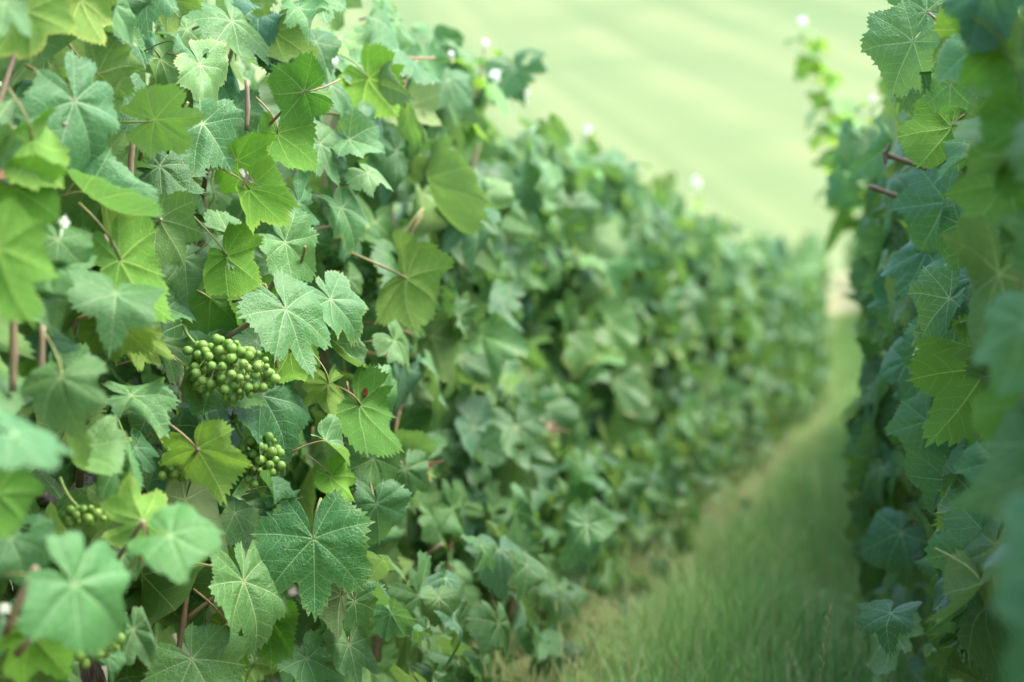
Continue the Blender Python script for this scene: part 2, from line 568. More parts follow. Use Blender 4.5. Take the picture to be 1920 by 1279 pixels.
def leaf_shape(rng, sub, rings, deep=0.5, teeth=0.075, **k):
    """one vine leaf, junction at the origin, tip at +Y, upper side +Z, tip length 1"""
    side = []
    for s in (1, -1):
        tips = np.array([.95, rng.uniform(.80, .92), rng.uniform(.66, .80), rng.uniform(.54, .66)])
        sn = np.array([rng.uniform(.82, .88) - .30 * deep ** 1.5, rng.uniform(.74, .80) - .18 * deep, rng.uniform(.64, .70)])
        ctrl = np.array([tips[0], sn[0], tips[1], sn[1], tips[2], sn[2], tips[3], rng.uniform(.20, .36)])
        j1, j2, j3 = rng.uniform(-6, 6), rng.uniform(-7, 7), rng.uniform(-5, 5)
        va = np.array([0, 52 + j1, 105 + j2, 150 + j3])
        bnd = np.array([0, va[1] / 2, va[1], (va[1] + va[2]) / 2, va[2], (va[2] + va[3]) / 2, va[3], va[3] + rng.uniform(17, 24)])
        vein = va[[0, 1, 1, 2, 2, 3, 3]]
        pl = rng.uniform(0, 6.28, 2)
        A, RR, O = [], [], []
        for h in range(7):
            for j in range(sub + (1 if h == 6 else 0)):
                u = j / sub
                a = bnd[h] + (bnd[h + 1] - bnd[h]) * u
                u0, u1 = ctrl[h], ctrl[h + 1]
                if h % 2 == 0:
                    r = u0 + (u1 - u0) * u ** (1.7 if h < 6 else 2.2)
                    if j == 0 and sub >= 2:
                        r *= 1.055
                else:
                    r = u1 + (u0 - u1) * (1 - u) ** 1.7
                if sub >= 2 and j % 2 == 1:
                    r *= 1 - teeth * rng.uniform(.5, 1.4)
                elif sub >= 4:
                    r *= 1 + 0.02 * rng.uniform(-1, 1)
                r *= 1 + k.get('irr', .05) * (math.sin(math.radians(a) * 4.3 + pl[0]) + .6 * math.sin(math.radians(a) * 9.1 + pl[1])) * (u if h == 0 else 1)
                A.append(a * s)
                RR.append(r)
                O.append(math.radians(abs(a - vein[h])))
        side.append((A, RR, O))
    (Ap, Rp, Op), (An, Rn, On) = side
    Rn[0] = Rp[0]
    ang = np.radians(np.array(An[:0:-1] + Ap))
    rad = np.array(Rn[:0:-1] + Rp)
    offa = np.array(On[:0:-1] + Op)
    nr = len(ang)
    if k.get('bite'):
        for _ in range(k['bite']):
            c = rng.integers(2, nr - 2)
            wdt = rng.uniform(1.0, 2.2) * sub / 6
            rad = rad * (1 - rng.uniform(.25, .5) * np.exp(-((np.arange(nr) - c) / max(wdt, .6)) ** 2))
    f = (np.arange(1, rings + 1) / rings) ** 0.85
    rr = rad[None] * f[:, None]
    angw = ang[None] - k.get('sweep', .16) * rr * np.sin(ang)[None] + rng.uniform(-.05, .05) * rr
    x = rr * np.sin(angw)
    y = rr * np.cos(angw)
    vs = rr * np.cos(offa)[None]
    vd = rr * np.sin(offa)[None]
    re = np.repeat(f[:, None], nr, 1)
    vw = np.repeat(np.interp(np.abs(np.degrees(ang)), [0, 26, 52, 105, 150, 171], [1, .9, .85, .66, .45, .4])[None], rings, 0)
    z0 = np.zeros(1)
    x, y, vs, vd, re, vw = (np.concatenate([z0, q.ravel()]) for q in (x, y, vs, vd, re, vw))
    vw[0] = 1
    lc = np.stack([x, y, np.zeros_like(x)], -1)
    r = np.hypot(x, y)
    phi = np.arctan2(x, y)
    z = k.get('fold', 0.1) * (np.sqrt(x * x + 0.003) - 0.055)
    z += k.get('cup', 0.0) * r * r
    z += k.get('quilt', 0.03) * (1 - np.exp(-(vd / 0.07) ** 2)) * (1 - 0.6 * re)
    ph = rng.uniform(0, 6.28, 3)
    wv = k.get('wave', 0.05)
    z += wv * r ** 2 * (np.sin(3 * phi + ph[0]) + 0.8 * np.sin(5 * phi + ph[1]) + 0.5 * np.sin(11 * phi + ph[2]) * re ** 3)
    cr = k.get('crumple', 0.05)
    for _ in range(4):
        g, p_ = rng.uniform(0, 6.28), rng.uniform(0, 6.28)
        fq = rng.uniform(3.0, 7.5)
        z += cr * (3.5 / fq) * (np.sin(fq * (x * math.cos(g) + y * math.sin(g)) + p_) - math.sin(p_)) * np.minimum(1, r * 2.2) * .6
    for s_ in (1, -1):
        lob = np.clip((s_ * phi - .5) / .6, 0, 1) * r
        z += k.get('lobe', .0) * rng.uniform(-1, .5) * lob ** 1.5
    tip_ = np.clip((y - .45) / .5, 0, 1)
    z += k.get('tipc', 0.0) * rng.uniform(-1, .6) * tip_ ** 2
    tw = k.get('twist', 0.0) * y
    x, z = x * np.cos(tw) - z * np.sin(tw), x * np.sin(tw) + z * np.cos(tw)
    kx = k.get('kx', 0.0) + 1e-4
    a = kx * x
    x, z = np.sin(a) / kx - z * np.sin(a), -(1 - np.cos(a)) / kx + z * np.cos(a)
    ky = k.get('ky', 0.5) + 1e-4
    a = ky * y
    y, z = np.sin(a) / ky - z * np.sin(a) * -1 * -1, -(1 - np.cos(a)) / ky + z * np.cos(a)
    V = np.stack([x, y, z], -1)
    tri = np.array([(0, i + 1 + 1, i + 1) for i in range(nr - 1)])
    q = []
    for j in range(rings - 1):
        b0, b1 = 1 + j * nr, 1 + (j + 1) * nr
        for i in range(nr - 1):
            q.append((b0 + i, b0 + i + 1, b1 + i + 1, b1 + i))
    if k.get('holes') and q:
        q = np.array(q)
        cq = lc[q].mean(1)
        keep = np.ones(len(q), bool)
        for _ in range(k['holes']):
            c0 = cq[rng.integers(len(cq))]
            if .25 < np.hypot(c0[0], c0[1]) < .7:
                d = np.hypot((cq[:, 0] - c0[0]) * rng.uniform(.8, 1.6), cq[:, 1] - c0[1])
                keep &= d > rng.uniform(.045, .085)
        q = q[keep]
    faces = [tri] + ([np.array(q)] if len(q) else [])
    return V, faces, dict(lc=lc, vs=vs, vd=vd, re=re, vw=vw)


def make_leaf(rng, name, sub, rings, mat, **k):
    V, F, A = leaf_shape(rng, sub, rings, **k)
    # all faces should wind so that +Z is the upper side
    n = np.cross(V[F[0][:, 1]] - V[F[0][:, 0]], V[F[0][:, 2]] - V[F[0][:, 0]])[:, 2].mean()
    if n < 0:
        F[0] = F[0][:, ::-1]
    if len(F) > 1:
        m = np.cross(V[F[1][:, 1]] - V[F[1][:, 0]], V[F[1][:, 3]] - V[F[1][:, 0]])[:, 2].mean()
        if m < 0:
            F[1] = F[1][:, ::-1]
    return mesh_np(name, V, F, mat, A)


def rand_params(rng):
    return dict(deep=rng.uniform(.0, .95), fold=rng.uniform(-.1, .55), cup=rng.uniform(-.25, .15), quilt=rng.uniform(.015, .04),
                wave=rng.uniform(.05, .16), twist=rng.uniform(-.7, .7), kx=rng.uniform(-.5, 1.2), ky=rng.uniform(-.2, 1.5), sweep=rng.uniform(.08, .24), crumple=rng.uniform(.04, .14), lobe=rng.uniform(0, .6), tipc=rng.uniform(0, .5), irr=rng.uniform(.02, .09),
                bite=int(rng.integers(0, 3)), holes=int(rng.random() < .4) * 2)


rl = np.random.default_rng(21)
NEAR = [make_leaf(rl, 'vine_leaf', 8, 9, M_LEAF, **rand_params(rl)) for _ in range(36)]
FLAT = [make_leaf(rl, 'vine_leaf_flat', 8, 10, M_LEAF, deep=d, fold=fo, cup=-.05, quilt=.035, wave=wv, twist=tw, kx=kx, ky=kk, bite=b, sweep=rl.uniform(.10, .2), crumple=.04 + .16 * abs(tw), lobe=.45, tipc=.35, irr=.08)
        for fo, wv, tw, kx in ((.08, .04, .08, .2), (.22, .06, .3, .5), (.34, .09, -.35, .1)) for d, kk, b in ((.95, .25, 0), (.4, .5, 1), (.7, .3, 1), (.1, .8, 0))]
FOLD = [make_leaf(rl, 'vine_leaf_folded', 8, 9, M_LEAF, deep=.4, fold=fo, cup=-.05, quilt=.03, wave=.05, twist=tw, kx=kx, ky=.5)
        for fo, tw, kx in ((.75, .1, 0), (.95, -.2, 0), (.1, .2, 1.9), (.55, .3, .2))]
MID = [make_leaf(rl, 'vine_leaf_mid', 4, 4, M_LEAFP, **rand_params(rl)) for _ in range(24)]
FARL = []
for _ in range(10):
    p = rand_params(rl)
    p['bite'] = p['holes'] = 0
    FARL.append(leaf_shape(rl, 1, 1, **p))

INNER = [leaf_shape(rl, 2, 2, **dict(rand_params(rl), bite=0, holes=0)) for _ in range(10)]
DRYL = [make_leaf(rl, 'dry_leaf', 6, 8, M_DRY, deep=.4, fold=.9, cup=-.5, quilt=.05, crumple=.22, wave=.30, twist=.9, kx=1.5, ky=2.2),
        make_leaf(rl, 'dry_leaf', 6, 8, M_DRY, deep=.6, fold=1.2, cup=.3, quilt=.05, crumple=.2, wave=.25, twist=-.6, kx=-.8, ky=2.8)]


def petiole_mesh(rng, bend, under=False):
    p = bezier((0, 0, -.015), (0, -.34, -.10), (bend * .3, -.80, .45), 7) if under else bezier((0, 0, 0), (0, -.22, -.10), (bend * .3, -.45, -.75), 7)
    V, F = tube_np(p, np.linspace(.017, .022, 7), 6)
    return mesh_np('petiole', V, F, M_PET)


PETS = [petiole_mesh(rl, b) for b in (-1, -.4, .3, 1)]
PETU = [petiole_mesh(rl, b, True) for b in (-1, -.4, .3, 1)]


# ------------------------------------------------------------------ vines
VINES = {}


def vine(row, i, x, y, label, group):
    o = bpy.data.objects.new('grapevine', None)
    COL.objects.link(o)
    o.location = (x, y, float(ground_z(y)))
    o.empty_display_size = .2
    tag(o, label, 'grapevine', group)
    VINES[(row, i)] = o
    return o


def local(v, p):
    return Vector(p) - v.location


def put_leaf(v, me, pos, tdir, n, L, color=None, petiole=None, name='leaf'):
    lp = local(v, pos)
    o = obj(name, me, v, mat=frame(lp, tdir, n, L), color=color)
    if petiole is not None:
        obj('petiole', petiole, o)
    return o


def add_tube(v, name, pts, radii, mat, seg=8, lump=0.0, color=None):
    pts = [local(v, p) for p in pts]
    V, F = tube_np(pts, radii, seg, lump)
    return obj(name, mesh_np(name, V, F, mat), v, color=color)


def trunk(v, rng, side):
    b = v.location
    n = 10
    h = np.linspace(-.03, .40, n)
    ph = rng.uniform(0, 6.28, 2)
    pts = [Vector((b.x + .025 * math.sin(z * 9 + ph[0]), b.y + .03 * math.sin(z * 7 + ph[1]), b.z + z)) for z in h]
    add_tube(v, 'trunk', pts, np.linspace(.024, .017, n) * (1 + .15 * np.sin(h * 40)), M_BARK, 10, .35)
    top = pts[-1]
    for s in (-1, 1):
        e = top + Vector((rng.uniform(-.03, .03), s * rng.uniform(.3, .45), rng.uniform(.02, .08)))
        add_tube(v, 'cane', bezier(top, (top + e) / 2 + Vector((0, 0, .06)), e, 8), np.linspace(.009, .006, 8), M_BARK, 7, .2)
    return top


def shoot_pts(rng, p0, p1, n=9, wob=.02):
    p = bezier(p0, (Vector(p0) + Vector(p1)) / 2 + Vector((rng.uniform(-.05, .05), rng.uniform(-.06, .06), 0)), p1, n)
    p[1:-1] += rng.normal(0, wob * .35, (n - 2, 3))
    return [Vector(q) for q in p]


# row geometry: left row faces +x at x=-0.62, the other faces -x
LEFT = dict(face=-.62, out=1, trunk=-.80, width=.36)
RIGHTR = dict(face=.055, out=-1, trunk=.27, width=.36)


def face_off(row, y, h):
    """how far the leaf wall stands back from its face, by height"""
    top = .07 * max(0, (h - .80) / .3) ** 2
    low = .02 * max(0, (.42 - h) / .42) ** 1.2
    lump = .035 * math.sin(y * 5.3 + h * 6) + .025 * math.sin(y * 11.7 - h * 9 + 1.3)
    return top + low + lump


def leaf_mass(name, rng, pos, tt, nn, ll, shapes):
    """one mesh of many real leaves"""
    tt /= np.linalg.norm(tt, axis=1)[:, None]
    nn -= tt * (nn * tt).sum(1)[:, None]
    nn /= np.linalg.norm(nn, axis=1)[:, None] + 1e-9
    xx = np.cross(tt, nn)
    which = rng.integers(0, len(shapes), len(pos))
    Vs, Fs, At, base = [], [], {k: [] for k in ('lc', 'vs', 'vd', 're', 'vw', 'leafrand')}, 0
    for w in range(len(shapes)):
        V, F, A = shapes[w]
        f = F[0]
        if len(F) > 1:
            f = np.concatenate([f, F[1][:, [0, 1, 2]], F[1][:, [0, 2, 3]]])
        nz = np.cross(V[f[:, 1]] - V[f[:, 0]], V[f[:, 2]] - V[f[:, 0]])[:, 2]
        f = np.where((nz < 0)[:, None], f[:, ::-1], f) if len(F) > 1 else (f[:, ::-1] if nz.mean() < 0 else f)
        m = which == w
        k = int(m.sum())
        if not k:
            continue
        W_ = pos[m][:, None] + ll[m][:, None, None] * (V[None, :, 0:1] * xx[m][:, None] + V[None, :, 1:2] * tt[m][:, None] + V[None, :, 2:3] * nn[m][:, None])
        Vs.append(W_.reshape(-1, 3))
        Fs.append((f[None] + (np.arange(k) * len(V))[:, None, None]).reshape(-1, 3) + base)
        base += k * len(V)
        for key in ('lc', 'vs', 'vd', 're', 'vw'):
            At[key].append(np.tile(A[key], (k, 1) if A[key].ndim == 2 else k))
        At['leafrand'].append(np.repeat(rng.random(k), len(V)))
    return mesh_np(name, np.concatenate(Vs), np.concatenate(Fs), M_LEAFP, {k: np.concatenate(q) for k, q in At.items()})


HEROES = []      # filled below, used to keep the random leaves from covering them


def rnd_leaf(rng, row, y0, y1, inner=False):
    rd = LEFT if row == 'L' else RIGHTR
    u = rng.random()
    if u < .27:
        h = rng.uniform(.01, .40)
    elif u < .94:
        h = rng.uniform(.30, .97)
    else:
        h = rng.uniform(.95, 1.10)
    y = rng.uniform(y0, y1)
    z = rng.random()
    if inner:
        z = .66 + .34 * z
    else:
        z = 0
    if z < .66:
        dpt = abs(rng.normal(0, .055 if y < 2.6 else .034))
        zone = 'front'
    elif z < .86:
        dpt = rng.uniform(.08, rd['width'] - .05)
        zone = 'mid'
    else:
        dpt = rd['width'] - abs(rng.normal(0, .05))
        zone = 'back'
    off = face_off(rd, y, h)
    o = rd['out']
    x = rd['face'] + o * (-off - dpt * (1 if zone != 'back' else 1)) + float(row_shift(y))
    if zone == 'back':
        x = rd['face'] - o * (dpt - off)
    s = o if zone != 'back' else -o
    if zone == 'mid':
        s = o if rng.random() < .6 else -o
    topness = max(0, (h - .75) / .3)
    n = Vector((s * rng.uniform(.35, 1.1), rng.normal(-.15 if y < 2.4 else -.50, .42), .55 + topness * .7 + rng.normal(0, .26)))
    a = rng.normal(0, .75)
    tdir = Vector((s * .25, math.sin(a) * .9, -math.cos(a)))
    if rng.random() < (.20 if y < 2.4 else .27):
        n = Vector((-n.x * .6, n.y + rng.normal(0, .6), n.z + rng.normal(0, .8)))
    L = float(np.clip(rng.normal(.066 if y < 2.6 else .078, .015), .036, .11)) * (.85 if h < .3 else 1)
    return Vector((x, y, float(ground_z(y)) + h)), tdir, n, L, dpt, zone, h


def tint(rng):
    v = rng.uniform(.82, 1.15)
    return (v * rng.uniform(.92, 1.10), v, v * rng.uniform(.88, 1.12), 1)


CLEAR = [(340, 625, 520, 755), (450, 805, 535, 915), (300, 825, 385, 895), (100, 1140, 230, 1250), (120, 950, 200, 985)]


def fill_vine(row, i, rng, n_leaf, near, low=0):
    v = VINES[(row, i)]
    b = v.location
    top = trunk(v, rng, row)
    rd = LEFT if row == 'L' else RIGHTR
    for k in range(7):
        p0 = top + Vector((rng.uniform(-.04, .04), rng.uniform(-.45, .45), rng.uniform(-.02, .08)))
        p1 = Vector((rd['face'] - rd['out'] * rng.uniform(.06, .26) + float(row_shift(b.y)), p0.y + rng.uniform(-.12, .12), b.z + rng.uniform(.85, 1.05)))
        add_tube(v, 'shoot', shoot_pts(rng, p0, p1), np.linspace(.0042, .0024, 9), M_CANE, 7 if near else 5)
    c = 0
    tries = 0
    while c < n_leaf and tries < n_leaf * 6:
        tries += 1
        pos, tdir, n, L, dpt, zone, h = rnd_leaf(rng, row, b.y - .52, b.y + .52)
        px, py, D = project(pos)
        if D < .62:
            continue
        if row == 'L' and D < 2.25 and px < 730 and zone == 'front':
            back_off = .10 if px > 280 or rng.random() < .6 else .03
            if px < 640 or D < 1.9:
                pos.x -= back_off           # behind the leaves set by hand
                px, py, D = project(pos)
            rp = .8 * L * FPX / D
            if D < 1.80 and any(x0 - rp < px < x1 + rp and y0 - rp < py < y1 + rp * .6 for x0, y0, x1, y1 in CLEAR):
                pos.x -= .13
        if row == 'R':
            if h < .5 and 1.9 < D < 5 and zone == 'front':
                pos.x -= .015 * (1 - h)
            if D < 1.9 and zone == 'front':
                pos.x += .06
            px, py, D = project(pos)
            rp = .8 * L * FPX / D
            if D < 2.3 and 1610 - rp < px < 1730 + rp and 262 - rp < py < 395 + rp:
                continue
            if px - L * FPX / D < 1605 and D < 2.0 or (px - 1.1 * L * FPX / D < 1800 and D < 1.5):
                continue
        nearleaf = D < 3.1
        me = NEAR[rng.integers(len(NEAR))] if nearleaf else MID[rng.integers(len(MID))]
        put_leaf(v, me, pos, tdir, n, L, tint(rng), (PETU if n.dot(FWD) > 0 else PETS)[rng.integers(4)] if nearleaf and D < 2.4 else None)
        c += 1
    for k in range(low):
        y = b.y + rng.uniform(-.5, .5)
        h = rng.uniform(.02, .34)
        pos = Vector((rd['face'] + rd['out'] * (rng.normal(.10 if y < 3.8 else .05, .06) if row == 'L' else rng.normal(-.07, .05)) + float(row_shift(y)), y, float(ground_z(y)) + h))
        px, py, D = project(pos)
        if row == 'L' and px < 700:
            continue
        n = Vector((rd['out'] * rng.uniform(.2, 1.2), rng.normal(-.2, .6), .6 + rng.normal(0, .4)))
        a = rng.normal(0, .8)
        me = NEAR[rng.integers(len(NEAR))] if D < 3.1 else MID[rng.integers(len(MID))]
        put_leaf(v, me, pos, Vector((rd['out'] * .25, math.sin(a), -math.cos(a))), n, rng.uniform(.035, .07), tint(rng))
    q = [rnd_leaf(rng, row, b.y - .52, b.y + .52, True) for _ in range(290)]
    q = [k for k in q if project(k[0])[2] > .9]
    if q:
        a = [np.array([tuple(k[m].normalized() if m else k[0] - b) for k in q]) for m in (0, 1, 2)]
        tag(obj('inner_foliage', leaf_mass('inner_foliage', rng, a[0], a[1], a[2], np.array([k[3] for k in q]) * 1.1, INNER), v), kind='stuff')


LLAB = ['grapevine with large soft blurred leaves at the left edge of the photo',
        'grapevine in sharp focus bearing the well lit bunch of small green grapes',
        'grapevine with a curled reddish brown dry leaf, just beyond the sharp grape bunch',
        'slightly blurred grapevine above the dark gap near the ground in the long row',
        'blurred grapevine in the long row, first one past the dark gap near the ground',
        'blurred grapevine in the long row, second past the dark gap near the ground',
        'blurred grapevine in the long row, third past the dark gap near the ground']
LEFT_Y = [.65 + i for i in range(14)]
RIGHT_Y = [.75 + i for i in range(9)]
RLAB = ['grapevine with huge teal blurred leaves in the bottom right corner',
        'grapevine with sharp bluish leaves and two cut cane ends sticking out at the right',
        'grapevine right behind the two cut cane ends, its leaves slightly blurred',
        'blurred bluish grapevine beyond the cut cane ends with one lone leaf hanging out']
for i, y in enumerate(LEFT_Y):
    vine('L', i, LEFT['trunk'] + float(row_shift(y)), y, LLAB[i] if i < len(LLAB) else 'strongly blurred grapevine in the far stretch of the long row beside the grass path',
         'grapevines in the long row left of the grass path')
for i, y in enumerate(RIGHT_Y):
    vine('R', i, RIGHTR['trunk'] + float(row_shift(y)), y, RLAB[i] if i < len(RLAB) else 'strongly blurred grapevine far down the row on the right of the path',
         'grapevines in the row right of the grass path')


def nearest(row, y):
    k = min((abs(v.location.y - y), i) for (r, i), v in VINES.items() if r == row)
    return VINES[(row, k[1])]


